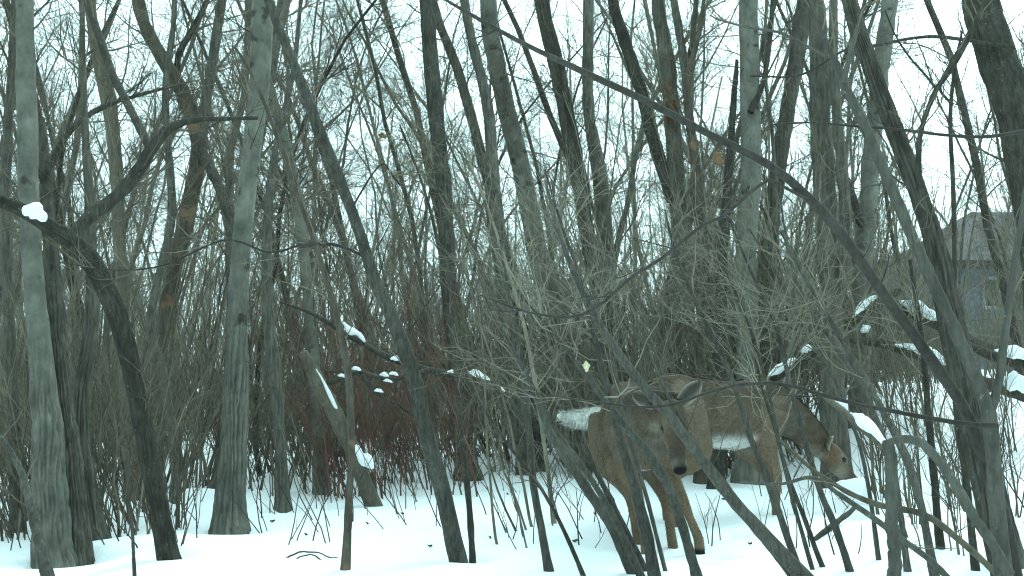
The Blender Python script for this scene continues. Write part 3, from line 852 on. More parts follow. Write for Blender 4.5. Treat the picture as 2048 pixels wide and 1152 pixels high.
tree('thin_sapling', 'thin brown stem with peeling streaks rising in front of the leaning log', 'stem', M_RUST, (5.8, 5.2),
     [(692, 1135, 23), (696, 1020, 21), (702, 880, 19), (694, 740, 20), (672, 630, 18), (640, 520, 15), (598, 400, 12), (552, 265, 11), (505, 150, 9), (470, 95, 7)],
     [(M_PURPLE, (5.4, 5.6), [(640, 487, 6), (600, 490, 7), (540, 505, 6), (450, 480, 6), (330, 530, 5), (230, 540, 4), (120, 525, 3)])], k=12, crown=dict(n=(10, 0.45, 3, 2), t0=0.4, r=0.004), top=0, group=GS)
tree('leaning_sapling', 'long dark stem leaning left across the middle of the picture', 'stem', M_GREY, (6.2, 5.4),
     [(918, 1135, 48), (900, 1050, 46), (876, 960, 45), (848, 860, 44), (822, 745, 42), (784, 640, 38), (748, 560, 34), (722, 480, 30), (682, 370, 30), (646, 280, 30), (604, 172, 28), (562, 65, 24), (540, 12, 22), (528, -30, 20)],
     [(M_PURPLE, (5.8, 5.7), [(722, 510, 8), (690, 495, 8), (650, 488, 9), (600, 495, 7)]), (M_PURPLE, (5.7, 5.9), [(700, 420, 6), (760, 330, 5), (785, 352, 6), (800, 370, 5)])],
     furrow=(18, 0.004, 2.5, 4.0), k=40, crown=dict(n=(9, 0.5, 3, 3), t0=0.3, r=0.005), group=GS)
tree('slender_sapling', 'slender dark stem standing just right of the long leaning stem', 'stem', M_DARK, (6.3, 6.6), [(946, 1132, 18), (938, 1000, 18), (926, 900, 15), (915, 760, 14), (900, 620, 13), (880, 500, 10), (850, 380, 7), (800, 250, 5)], crown=THIN, top=0, group=GS)
tree('leaning_log', 'broken grey log leaning left with a line of snow along it', 'log', M_DEAD, (8.95, 8.6), [(722, 950, 34), (705, 905, 36), (680, 850, 38), (650, 790, 36), (625, 745, 32), (606, 705, 22)], top=0, group=None, n=30, part='log_body')

# --- centre
tree('centre_tree', 'tall straight dark trunk left of the centre', 'tree', M_GREY, 10.9, [(932, 930, 50), (920, 760, 42), (900, 560, 38), (884, 350, 36), (868, 170, 36), (856, 30, 32), (850, -40, 30)], k=16, crown=CR, group=GT)
tree('centre_pole', 'grey pole leaning left close to the tall dark centre trunk', 'tree', M_GREY, 11.5, [(1075, 900, 30), (1040, 640, 26), (1000, 470, 25), (960, 300, 24), (915, 140, 22), (880, 50, 20), (860, -20, 18)], crown=CR, group=GT)
tree('twin_pole', 'dark pole just left of the spotted leaning aspen', 'tree', M_GREY, 11.2, [(1040, 880, 32), (1010, 640, 30), (990, 400, 28), (975, 220, 26), (945, 90, 22), (930, 10, 20), (925, -30, 18)], crown=CR, group=GT)
tree('leaning_aspen', 'pale spotted aspen leaning left in the centre, furrowed at the foot', 'tree', M_ASPEN, (11.9, 12.1),
     [(1160, 940, 82), (1148, 850, 66), (1130, 740, 56), (1100, 600, 50), (1070, 480, 46), (1042, 330, 43), (1010, 200, 42), (985, 80, 40), (976, -30, 38)], furrow=(20, 0.018, 0.3, 1.2), k=84, crown=dict(n=(7, 1.0, 5, 4), t0=0.45), group=GT)
tree('dark_tree', 'dark trunk leaning left, first right of the spotted aspen', 'tree', M_FURROW, 11.8, [(1265, 880, 46), (1235, 720, 42), (1190, 540, 38), (1150, 340, 34), (1118, 180, 31), (1085, 30, 27), (1075, -30, 25)],
     [(M_DARK, (11.8, 11.6), [(1180, 420, 18), (1145, 250, 16), (1120, 120, 13), (1100, 40, 11), (1092, -20, 9)])], k=16, crown=dict(n=(8, 1.0, 6, 5), t0=0.4), group=GT)
tree('grey_tree', 'upright grey trunk second right of the spotted aspen', 'tree', M_GREY, 12.3, [(1245, 860, 48), (1225, 660, 42), (1208, 460, 37), (1198, 350, 34), (1180, 220, 27), (1178, 30, 25), (1178, -30, 24)], crown=dict(n=(8, 1.0, 6, 5), t0=0.4), group=GT)
wt = tree('wounded_tree', 'dark forked trunk with raw orange wood torn open near the top', 'tree', M_FURROW, 10.9, [(1345, 860, 50), (1348, 640, 44), (1358, 450, 38), (1352, 320, 38), (1340, 200, 38), (1332, 110, 36), (1318, 20, 32), (1312, -40, 30)],
     [(M_DARK, (10.9, 11.2), [(1345, 400, 30), (1310, 290, 30), (1285, 190, 30), (1252, 90, 28), (1228, 10, 25), (1220, -20, 22)]), (M_GREY, (10.9, 10.6), [(1365, 480, 24), (1395, 370, 22), (1380, 240, 20), (1368, 120, 20), (1352, 20, 18), (1345, -20, 16)]),
      (M_GREY, (10.8, 10.8), [(1374, 160, 14), (1382, 90, 14), (1390, 20, 13), (1394, -20, 12)])], k=16, crown=dict(n=(6, 1.0, 6, 5), t0=0.4), group=GT)
wo = np.array(wt.location)
gw = np.random.default_rng(3)
for i in range(9):
    x0 = 1328 + i * 2.4; y0 = 262 - gw.uniform(0, 40); y1 = 150 + gw.uniform(0, 50)
    wr = path3d([(x0 + 6, y0, 3), (x0 + 4, (2 * y0 + y1) / 3, 7), (x0 + 1, (y0 + 2 * y1) / 3, 6), (x0 - 2, y1, 2)], 10.84 - gw.uniform(0, 0.03), 10.84 - gw.uniform(0, 0.05), 10, 0.5, gw)
    obj('splinter', tube_mesh('splinter', wr, 5, M_WOUND, wo, None, gw), wt)
tree('mottled_pole', 'brownish pole between wounded trunk and pale upright aspen', 'tree', M_RUST, 10.4, [(1410, 760, 40), (1405, 560, 34), (1398, 420, 28), (1388, 310, 22), (1375, 180, 18), (1400, 60, 12), (1410, -20, 10)], crown=CR, group=GT)
tree('bare_pole', 'dead dark pole close on the left of the pale upright aspen', 'tree', M_DARK, 10.0, [(1440, 780, 30), (1445, 600, 26), (1452, 450, 22), (1462, 280, 18), (1470, 170, 13), (1474, 120, 8)], crown=THIN, top=0, group=GT)
tree('upright_aspen', 'pale upright aspen with dark knot band behind the rear doe', 'tree', M_ASPEN, 10.4, [(1498, 850, 62), (1496, 700, 53), (1492, 500, 47), (1500, 320, 46), (1497, 150, 45), (1497, 20, 43), (1497, -40, 42)],
     [(M_DARK, (10.3, 10.6), [(1500, 225, 16), (1525, 170, 12), (1540, 80, 12), (1545, 15, 10), (1546, -20, 8)])], furrow=(18, 0.012, 0.2, 1.0), k=72, crown=dict(n=(6, 1.0, 5, 4), t0=0.4), group=GT)

# --- right
tree('right_leaner', 'furrowed trunk leaning right, next right of the pale upright aspen', 'tree', M_FURROW, 11.0, [(1515, 820, 48), (1525, 640, 42), (1540, 430, 38), (1565, 260, 37), (1597, 80, 38), (1612, -20, 34)], k=16, crown=CR, group=GT)
tree('double_tree', 'thick shaggy double trunk right of the centre', 'tree', M_FURROW, 9.8, [(1668, 880, 66), (1664, 700, 58), (1660, 500, 54), (1652, 350, 52), (1645, 200, 48), (1640, 90, 44), (1632, 10, 40), (1630, -40, 38)],
     [(M_FURROW, (9.7, 9.6), [(1690, 560, 30), (1688, 400, 26), (1676, 250, 24), (1668, 120, 22), (1668, 20, 20), (1668, -20, 18)])], k=16, crown=dict(n=(6, 0.9, 5, 5), t0=0.3), group=GT)
tree('pale_tree', 'pale blotched trunk leaning right behind the long dark leaning trunk', 'tree', M_ASPEN, 11.4, [(1722, 860, 56), (1724, 680, 50), (1726, 500, 44), (1740, 310, 40), (1758, 160, 40), (1776, 40, 37), (1784, -30, 34)],
     [(M_DARK, (11.3, 10.8), [(1722, 450, 18), (1705, 390, 18), (1695, 360, 14), (1680, 372, 10)])], crown=dict(n=(7, 1.0, 5, 4), t0=0.4), group=GT)
tree('corner_tree', 'massive dark trunk leaning out of the top right corner', 'tree', M_DARK, (7.6, 8.2), [(2130, 1060, 130), (2120, 800, 112), (2100, 560, 98), (2075, 400, 92), (2046, 260, 90), (2008, 140, 86), (1975, 40, 82), (1958, -40, 80)], furrow=(30, 0.014, 3, 7), k=72, crown=dict(n=(8, 1.3, 6, 5), t0=0.5), group=GT)
tree('long_leaner', 'long furrowed dark trunk leaning left on the right side', 'tree', M_FURROW, (6.2, 5.8), [(2020, 1135, 66), (1996, 1030, 62), (1965, 900, 56), (1925, 730, 50), (1888, 560, 45), (1850, 425, 40), (1800, 290, 38), (1752, 165, 36), (1716, 60, 33), (1700, 5, 31), (1690, -40, 28)], furrow=(18, 0.012, 3, 7), k=84, crown=dict(n=(7, 0.7, 4, 4), t0=0.4), group=GT)
tree('forked_sapling', 'smooth grey forked stem rising from the bottom right corner', 'stem', M_SMOOTH, (4.5, 4.3), [(2006, 1140, 52), (1994, 1030, 48), (1984, 930, 44), (1974, 830, 42), (1955, 770, 38), (1905, 655, 35), (1850, 540, 33), (1802, 430, 31), (1760, 330, 30), (1722, 240, 28), (1688, 172, 27), (1672, 128, 20), (1645, 70, 14), (1615, 5, 12), (1605, -20, 10)],
     [(M_SMOOTH, (4.45, 4.3), [(1974, 840, 28), (1996, 770, 24), (2010, 680, 21), (2022, 580, 19), (2036, 480, 18), (2050, 400, 17), (2065, 280, 15)]), (M_SMOOTH, (4.3, 4.2), [(1686, 165, 18), (1698, 110, 15), (1715, 55, 13), (1728, 5, 11), (1734, -20, 10)]),
      (M_SMOOTH, (4.3, 4.5), [(1655, 115, 8), (1610, 90, 8), (1560, 65, 8), (1500, 55, 7), (1440, 40, 5), (1420, 30, 4)])], k=18, crown=dict(n=(5, 0.35, 2, 2), t0=0.45, r=0.004), top=0.6, group=GS)
tree('sweeping_sapling', 'long dark bough sweeping from lower right up to the top centre', 'stem', M_PURPLE, (4.7, 3.9), [(2030, 1145, 40), (2000, 1010, 38), (1955, 880, 35), (1925, 810, 33), (1850, 700, 31), (1765, 585, 30), (1692, 480, 28), (1622, 400, 27), (1540, 330, 24), (1400, 258, 22), (1280, 196, 21), (1150, 136, 18), (1040, 84, 14), (940, 28, 11), (900, 5, 9), (860, -20, 8)],
     [(M_PURPLE, (4.25, 4.7), [(1618, 400, 10), (1570, 375, 9), (1532, 362, 9), (1450, 430, 9), (1403, 452, 10), (1330, 512, 10), (1261, 556, 9), (1200, 610, 8), (1142, 634, 8), (1050, 622, 6), (960, 590, 4)])], k=16, crown=dict(n=(7, 0.3, 2, 0), t0=0.3, r=0.0035, mat=M_PURPLE), top=0.4, group=GS)
tree('arched_branch', 'thin dark branch arching level across both deer', 'branch', M_PURPLE, (4.3, 3.7), [(1995, 852, 15), (1940, 850, 14), (1880, 842, 13), (1800, 826, 12), (1680, 800, 11), (1570, 773, 10), (1490, 772, 9), (1420, 786, 8), (1360, 806, 8), (1290, 815, 7), (1200, 806, 6), (1100, 790, 4)], grounded=False, top=0, k=10, crown=dict(n=(4, 0.2, 2, 0), t0=0.2, r=0.003, mat=M_PURPLE), wig=0.5, part='bough')
tree('snapped_sapling', 'upright stem snapped at knee height with its top folded to the right', 'stem', M_SMOOTH, 4.2, [(1788, 1150, 38), (1784, 1050, 37), (1780, 960, 35), (1777, 884, 34)], [(M_SMOOTH, (4.19, 4.0), [(1776, 886, 18), (1798, 880, 22), (1838, 888, 25), (1876, 924, 27), (1930, 1005, 28), (1980, 1085, 29), (2020, 1150, 30)])], k=16, top=0, wig=0.2, group=GS)
tree('snowy_bough', 'low slanting bough loaded with snow left of the snapped stem', 'branch', M_TWIG, (4.9, 4.25), [(1640, 786, 10), (1668, 808, 17), (1715, 848, 20), (1750, 878, 21), (1782, 905, 20)], grounded=False, top=0, part='bough')
tree('crossing_pole', 'straight grey pole slanting across the face of the front doe', 'stem', M_GREY, (5.1, 4.7), [(1600, 1145, 42), (1540, 1078, 38), (1470, 1000, 35), (1400, 910, 31), (1335, 826, 28), (1270, 750, 26), (1205, 655, 22), (1160, 570, 17), (1120, 470, 12), (1090, 360, 7)], crown=dict(n=(8, 0.35, 3, 0), t0=0.4, r=0.004), top=0, group=GS)
tree('thin_pole', 'thin pole running alongside the slanting grey pole', 'stem', M_TWIG, (5.2, 4.9), [(1580, 1150, 16), (1500, 1045, 15), (1430, 950, 13), (1380, 870, 11), (1330, 780, 8), (1290, 680, 5)], crown=THIN, top=0, group=GS)
tree('leg_sapling', 'grey stem standing in front of the left legs of the front doe', 'stem', M_GREY, (5.6, 5.2), [(1306, 1140, 32), (1290, 1050, 30), (1265, 960, 27), (1240, 880, 23), (1215, 780, 19), (1190, 680, 15), (1160, 560, 11), (1120, 440, 8), (1090, 340, 5)], crown=WIRY, top=0, group=GS)
tree('second_leg_sapling', 'grey stem slanting past the right legs of the front doe', 'stem', M_GREY, (5.5, 5.1), [(1392, 1145, 27), (1365, 1050, 26), (1335, 970, 26), (1290, 900, 24), (1240, 840, 20), (1180, 760, 15), (1110, 670, 10), (1050, 600, 6)], crown=WIRY, top=0, group=GS)
tree('clump_sapling', 'leftmost stem of the slanting clump left of the front doe', 'stem', M_GREY, (5.9, 5.6), [(1262, 1140, 30), (1228, 1062, 28), (1190, 1000, 27), (1150, 940, 26), (1112, 885, 22), (1080, 815, 18), (1050, 730, 14), (1020, 600, 9), (1000, 480, 6)], crown=WIRY, top=0, group=GS)
tree('clump_sapling', 'middle stem of the slanting clump left of the front doe', 'stem', M_TWIG, (5.8, 5.4), [(1278, 1145, 22), (1240, 1060, 20), (1205, 995, 18), (1165, 935, 16), (1115, 865, 14), (1070, 780, 10), (1010, 670, 6)], crown=WIRY, top=0, group=GS)
tree('clump_sapling', 'rightmost thin stem of the slanting clump left of the front doe', 'stem', M_TWIG, (6.0, 5.8), [(1288, 1135, 18), (1252, 1060, 17), (1222, 1000, 15), (1192, 945, 12), (1172, 905, 8), (1160, 885, 4)], crown=THIN, top=0, group=GS)
tree('mid_sapling', 'single grey stem between long leaning stem and slanting clump', 'stem', M_GREY, (5.9, 6.2), [(1098, 1138, 24), (1082, 1050, 22), (1066, 970, 20), (1058, 880, 20), (1045, 760, 18), (1020, 640, 14), (990, 520, 10), (970, 400, 6)], crown=WIRY, top=0, group=GS)
tree('mid_twig_sapling', 'thin straight dark stem slanting left over open snow', 'stem', M_DARK, (5.8, 6.0), [(1160, 1135, 12), (1130, 1065, 11), (1100, 1005, 10), (1068, 955, 9), (1010, 880, 8), (950, 790, 6)], crown=THIN, top=0, group=GS)
tree('navy_stick', 'thin straight dark stick standing upright in the snow, lower left', 'stick', M_PURPLE, 5.7, [(268, 1130, 8), (264, 1060, 7), (258, 1000, 6), (256, 900, 4)], top=0, part='stick', group=GS)
tree('fine_right_sapling', 'dark slim stem rising left of the long furrowed leaning trunk', 'stem', M_DARK, (6.0, 6.4), [(1950, 1130, 22), (1935, 980, 20), (1915, 850, 18), (1905, 700, 16), (1908, 540, 14), (1906, 400, 13), (1900, 230, 12), (1912, 120, 9), (1925, 60, 6)], [(M_DARK, (6.3, 6.2), [(1905, 210, 8), (1880, 175, 9), (1905, 120, 9), (1940, 60, 9), (1960, 20, 8), (1970, -10, 7)])], crown=dict(n=(8, 0.5, 4, 3), t0=0.4, r=0.005), top=0, group=GS)
tree('angled_sapling', 'kinked dark stem against the open sky at upper right', 'stem', M_DARK, (5.6, 5.2), [(1925, 860, 16), (1880, 640, 16), (1850, 440, 15), (1838, 330, 15), (1840, 270, 15), (1855, 220, 14), (1872, 178, 14), (1905, 135, 13), (1940, 70, 13), (1965, 15, 12), (1980, -30, 11)],
     [(M_DARK, (5.3, 5.5), [(1872, 178, 8), (1850, 150, 7), (1815, 110, 6), (1790, 70, 5), (1770, 20, 4)])], crown=dict(n=(8, 0.4, 3, 3), t0=0.4, r=0.004), group=GS)
tree('level_branch', 'thin level branch crossing the sky below the top right corner', 'branch', M_PURPLE, (5.8, 5.6), [(2075, 255, 11), (2020, 268, 11), (1960, 274, 10), (1890, 270, 9), (1820, 262, 9), (1760, 256, 8), (1700, 252, 7), (1620, 245, 6), (1540, 250, 4)], grounded=False, top=0, crown=dict(n=(7, 0.3, 3, 2), t0=0.2, r=0.003, mat=M_PURPLE), part='bough')
tree('high_branch', 'dark level branch near the top right reaching across the pale trunk', 'branch', M_DARK, (7.9, 8.6), [(2030, 95, 12), (1960, 85, 11), (1880, 75, 11), (1820, 78, 9), (1760, 90, 9), (1690, 100, 7), (1600, 150, 6), (1500, 152, 5)], grounded=False, top=0, crown=dict(n=(8, 0.6, 4, 3), t0=0.2, r=0.005), part='bough')
tree('low_bough', 'slim dark bough slanting down right below the rear doe', 'branch', M_SMOOTH, (4.9, 4.4), [(1480, 965, 8), (1560, 968, 9), (1625, 955, 11), (1680, 990, 14), (1740, 1030, 16), (1800, 1075, 17), (1860, 1120, 18), (1900, 1160, 18)], top=0, grounded=False, crown=dict(n=(6, 0.25, 2, 0), t0=0.1, r=0.003), part='bough')
tree('second_low_bough', 'slim bough slanting under the nose of the rear doe', 'branch', M_TWIG, (5.6, 5.2), [(1560, 880, 8), (1620, 935, 11), (1690, 982, 14), (1760, 1010, 16), (1850, 1030, 18), (1930, 1090, 18), (1990, 1145, 18)], top=0, grounded=False, crown=dict(n=(6, 0.25, 2, 0), t0=0.1, r=0.003), part='bough')
for i, (lab, mat_, dd, pa) in enumerate((
    ('grey stem crossing the shoulder of the rear doe', M_GREY, (5.7, 5.3), [(1600, 1145, 20), (1565, 1040, 19), (1530, 940, 18), (1500, 870, 17), (1480, 800, 16), (1440, 700, 14), (1390, 600, 11), (1350, 500, 8), (1330, 420, 5)]),
    ('slim stem rising before the chest of the rear doe', M_TWIG, (6.1, 5.7), [(1625, 1140, 12), (1590, 1020, 11), (1560, 900, 11), (1535, 780, 9), (1500, 660, 8), (1450, 540, 6), (1400, 430, 4)]),
    ('dark stem slanting through the forelegs of the rear doe', M_DARK, (6.2, 5.9), [(1648, 1140, 14), (1610, 1040, 13), (1575, 950, 12), (1550, 860, 10), (1520, 760, 8), (1500, 650, 6)]),
    ('grey stem beside the neck of the rear doe', M_GREY, (6.0, 5.6), [(1700, 1145, 20), (1668, 1050, 19), (1640, 985, 17), (1608, 880, 15), (1580, 770, 13), (1550, 650, 11), (1500, 540, 8), (1460, 440, 5)]),
    ('slim stem leaning left over the head of the rear doe', M_TWIG, (6.4, 6.0), [(1760, 1135, 13), (1745, 1020, 12), (1722, 900, 11), (1680, 780, 10), (1620, 680, 10), (1560, 560, 8), (1500, 460, 5)]),
    ('grey stem rising just left of the snowy bough', M_TWIG, (6.0, 5.7), [(1815, 1140, 18), (1802, 1030, 17), (1785, 930, 15), (1738, 800, 14), (1670, 690, 12), (1600, 580, 10), (1570, 460, 7), (1560, 380, 4)]),
    ('stout grey stem leaning between snapped stem and forked stem', M_GREY, (5.4, 5.0), [(1870, 1150, 26), (1850, 1050, 24), (1820, 940, 22), (1770, 830, 20), (1720, 740, 17), (1660, 640, 14), (1600, 540, 10), (1560, 460, 6)]),
    ('dark upright stem right of the snowy bough', M_DARK, (6.6, 6.8), [(1880, 1080, 22), (1868, 960, 22), (1858, 850, 20), (1850, 740, 18), (1838, 640, 14), (1820, 520, 10)]),
    ('slim stem slanting in front of the front doe shoulder', M_TWIG, (6.0, 5.6), [(1330, 1140, 12), (1300, 1020, 11), (1275, 930, 11), (1250, 840, 10), (1230, 740, 9), (1190, 620, 8), (1130, 500, 6), (1080, 400, 4)]),
    ('tan stem rising behind the slanting clump', M_TAN, (7.6, 7.2), [(1110, 1060, 13), (1095, 940, 12), (1075, 800, 11), (1050, 660, 10), (1010, 520, 8), (970, 400, 6), (930, 300, 4)]),
)):
    tree('shrub_sapling', lab, 'stem', mat_, dd, pa, crown=WIRY, top=0, group=GS)

# ------------------------------------------------------------------ labels for the many: counted between landmarks
MARKS = [(-400, 'left picture edge'), (112, 'pale left trunk'), (342, 'dark arching trunk'), (456, 'big furrowed trunk'), (692, 'thin brown stem'), (918, 'long leaning stem'),
         (1160, 'spotted leaning aspen'), (1345, 'front doe'), (1560, 'rear doe'), (1785, 'snapped stem'), (2006, 'forked stem'), (2600, 'right picture edge')]
ORD = 'first second third fourth fifth sixth seventh eighth ninth tenth eleventh twelfth thirteenth fourteenth fifteenth sixteenth seventeenth eighteenth nineteenth twentieth'.split()
ORD += ['twenty-' + w for w in ORD[:9]] + ['thirtieth'] + ['thirty-' + w for w in ORD[:9]] + ['fortieth'] + ['forty-' + w for w in ORD[:9]]
_count = []
def counted(o, px, phrase):
    _count.append((o, px, phrase))
def write_counts():
    bins = {}
    for o, px, ph in _count:
        i = max(k for k in range(len(MARKS)) if MARKS[k][0] <= max(px, -399))
        i = min(i, len(MARKS) - 2)
        bins.setdefault((ph, i), []).append((px, o))
    for (ph, i), lst in bins.items():
        lst.sort(key=lambda a: a[0])
        for k, (px, o) in enumerate(lst):
            o['label'] = '%s, %s from left between %s and %s' % (ph, ORD[k], MARKS[i][1], MARKS[i + 1][1])

# ------------------------------------------------------------------ trees deeper in the wood
def random_trunk(base, height, r0, lean, g, n=16):
    P = np.empty((n, 3)); P[0] = base - np.array([0, 0, 0.12]); d = norm(np.array([lean[0], lean[1], 1.0]))
    st = height / (n - 1)
    for i in range(1, n):
        d = norm(d + g.normal(size=3) * np.array([0.11, 0.09, 0.03]))
        P[i] = P[i - 1] + d * st
    r = r0 * (1 - 0.75 * np.linspace(0, 1, n) ** 1.1); r[0] *= 1.25
    return np.column_stack([P, r])

g = np.random.default_rng(77)
spots = []
tries = 0
while len(spots) < 135 and tries < 9000:
    tries += 1
    d = 9.5 + 19 * g.random() ** 0.8
    px = g.uniform(-120, 2170)
    x = (px - W / 2) / F * d
    if 1040 < px < 1720 and d < 10.5: continue
    if 1650 < px < 2030 and d < 21: continue
    if 60 < px < 200 and d < 18: continue
    if 540 < px < 860 and d < 13 and g.random() < 0.6: continue
    if all((x - a) ** 2 + (d - b_) ** 2 > 0.55 ** 2 for a, b_ in spots): spots.append((x, d))
WOOD = []
for i in range(12):
    r0 = [0.02, 0.028, 0.038, 0.052][i % 4]
    h = 4.2 + r0 * 85
    rows = random_trunk(np.zeros(3), h, r0, (g.normal(-0.10, 0.10), g.normal(0, 0.06)), g)
    tm = Soup().add(rows[None, :, :3], rows[None, :, 3], 9).mesh('trunk', [])
    cm = crown_of([rows], g, dict(n=(24, 1.25, 10, 6), t0=0.18, r=0.009, up=0.05), (0, 0, 0))
    mat_ = [M_GREY, M_FURROW, M_GREY, M_DARK, M_ASPEN, M_GREY][i % 6]
    tm.materials.append(mat_)
    kind = {M_GREY: 'grey', M_FURROW: 'ridged', M_ASPEN: 'pale', M_DARK: 'dark'}[mat_]
    WOOD.append((tm, cm, kind))
for j, (x, d) in enumerate(spots):
    base = np.array([x, d, float(ground(x, d))])
    tm, cm, kind = WOOD[int(g.integers(0, len(WOOD)))]
    root = thing('wood_tree', base, None, 'tree', 'trees deeper in the wood')
    root.rotation_euler = (0, 0, g.uniform(-0.9, 0.9)); sc_ = g.uniform(0.8, 1.25); root.scale = (sc_, sc_, sc_ * g.uniform(0.9, 1.15))
    obj('trunk', tm, root)
    tag(obj('crown', cm, root), kind='stuff')
    counted(root, project(base)[0], kind + ' tree deep in wood')

# ------------------------------------------------------------------ shrubs in the middle distance, each a clump of stems
def shrub_proto(nst, height, mat_, lean, spread, g, r, tw):
    lines, stems = [], []
    for i in range(nst):
        b0 = np.array([g.normal(0, 0.07), g.normal(0, 0.07), 0])
        h = height * g.uniform(0.6, 1.15)
        n = 11
        P = np.empty((n, 3)); P[0] = b0 - np.array([0, 0, 0.08])
        dd = norm(np.array([lean + g.normal(0, spread), g.normal(0, spread), 1.0]))
        for k in range(1, n):
            dd = norm(dd + g.normal(size=3) * 0.09 + np.array([lean * 0.04, 0, -0.012]))
            P[k] = P[k - 1] + dd * h / (n - 1)
        rr = r * g.uniform(0.5, 1.3) * (1 - 0.72 * np.linspace(0, 1, n))
        lines.append((P, rr))
        stems.append(Soup().add(P[None], rr[None], 5).mesh('stem', [mat_]))
    Pm = np.stack([l_[0] for l_ in lines]); Rm = np.stack([l_[1] for l_ in lines])
    so = Soup()
    P1, R1 = grow(Pm, Rm, g, tw[0], 0.2, 0.97, tw[1], 0.6, 0.004, 6, 0.06, 0.17, 0.4); so.add(P1, R1, 3, False)
    P2, R2 = grow(P1, R1, g, tw[2], 0.15, 0.95, tw[1] * 0.45, 0.7, 0.0024, 4, 0.04, 0.22, 0.5); so.add(P2, R2, 3, False)
    return stems, so.mesh('twigs', [mat_])

def shrub(px, d, proto, phrase, g, scale):
    x = (px - W / 2) / F * d
    base = np.array([x, d, float(ground(x, d))])
    root = thing('shrub', base, None, 'shrub', 'shrubs in the snow')
    root.rotation_euler = (0, 0, g.uniform(-0.6, 0.6)); root.scale = (scale, scale, scale * g.uniform(0.9, 1.15))
    for me in proto[0]: obj('stem', me, root)
    tag(obj('twigs', proto[1], root), kind='stuff')
    counted(root, project(base)[0], phrase)

g = np.random.default_rng(31)
ZONES = (  # px range, d range, count, stems, height, material, phrase, lean, spread, radius, twigs
    ((-60, 385), (6.9, 8.4), 24, (4, 8), 1.2, M_TWIG, 'low brown shrub', -0.05, 0.16, 0.006, (5, 0.4, 4)),
    ((-60, 700), (9.4, 11.5), 38, (3, 6), 1.9, M_TWIG, 'tall grey shrub', -0.06, 0.22, 0.009, (8, 0.55, 5)),
    ((530, 900), (9.6, 11.0), 16, (4, 7), 0.9, M_TWIG, 'low brown shrub', -0.05, 0.20, 0.006, (7, 0.4, 5)),
    ((640, 960), (9.0, 10.8), 14, (3, 6), 1.5, M_RED, 'red-stemmed shrub', -0.20, 0.24, 0.0062, (8, 0.45, 4)),
    ((720, 1230), (10.8, 13), 26, (3, 6), 2.0, M_TWIG, 'tall grey shrub', -0.15, 0.26, 0.009, (8, 0.6, 5)),
    ((900, 1650), (10.4, 12.2), 24, (4, 8), 2.5, M_TAN, 'tan wiry shrub', -0.22, 0.32, 0.007, (10, 0.7, 5)),
    ((1020, 1160), (6.4, 7.6), 4, (2, 3), 1.3, M_TWIG, 'slanting grey shrub', -0.30, 0.12, 0.008, (6, 0.4, 3)),
    ((1800, 1960), (6.2, 7.6), 4, (2, 3), 1.2, M_TWIG, 'slanting grey shrub', -0.18, 0.12, 0.008, (6, 0.4, 3)),
    ((1280, 1780), (10.6, 12.8), 24, (4, 7), 2.0, M_TWIG, 'tall grey shrub', -0.22, 0.28, 0.009, (8, 0.6, 5)),
    ((1720, 2080), (7.4, 11), 17, (3, 5), 1.4, M_TWIG, 'tall grey shrub', -0.12, 0.2, 0.007, (8, 0.5, 4)),
)
for (p0, p1), (d0, d1), cnt, (s0, s1), hh, mt, ph, ln_, sp_, r_, tw_ in ZONES:
    protos = [shrub_proto(int(g.integers(s0, s1 + 1)), hh, mt, ln_, sp_, g, r_, tw_) for _ in range(4)]
    for i in range(cnt):
        px = p0 + (p1 - p0) * (i + g.uniform(0.05, 0.95)) / cnt
        shrub(px, g.uniform(d0, d1), protos[i % 4], ph, g, g.uniform(0.65, 1.3))

# thin sprigs poking out of the snow
g = np.random.default_rng(9)
def sprig(px, py, g, hmax=0.34):
    p = gpix(px, py)
    h = hmax * g.uniform(0.3, 1.0)
    n = 7; P = np.empty((n, 3)); P[0] = p - np.array([0, 0, 0.05]); d = norm(np.array([g.normal(-0.15, 0.3), g.normal(0, 0.25), 1]))
    for k in range(1, n):
        d = norm(d + g.normal(size=3) * 0.10); P[k] = P[k - 1] + d * (h + 0.05) / (n - 1)
    r = 0.0032 * g.uniform(0.7, 1.5) * (1 - 0.6 * np.linspace(0, 1, n))
    so = Soup().add(P[None], r[None], 5)
    if g.random() < 0.6:
        P1, R1 = grow(P[None], r[None], g, int(g.integers(1, 4)), 0.3, 0.85, h * 0.45, 0.6, 0.002, 4, 0.1, 0.1, 0.5); so.add(P1, R1, 3)
    o = obj('sprig', so.mesh('sprig', [[M_TWIG, M_DARK, M_PURPLE][g.integers(0, 3)]], p), loc=p)
    tag(o, None, 'sprig', 'thin sprigs poking out of the snow')
    counted(o, px, 'thin bare sprig in snow')
for (p0, p1, y0, y1, c) in ((0, 100, 960, 1110, 16), (190, 330, 930, 1100, 44), (350, 425, 960, 1110, 14), (500, 690, 920, 1090, 44), (700, 910, 910, 1060, 36), (940, 1220, 890, 1100, 40), (1400, 1800, 960, 1115, 34), (1800, 2000, 880, 1115, 24)):
    for i in range(c):
        sprig(g.uniform(p0, p1), g.uniform(y0, y1), g, 0.75 if p1 < 950 else 0.45)
write_counts()

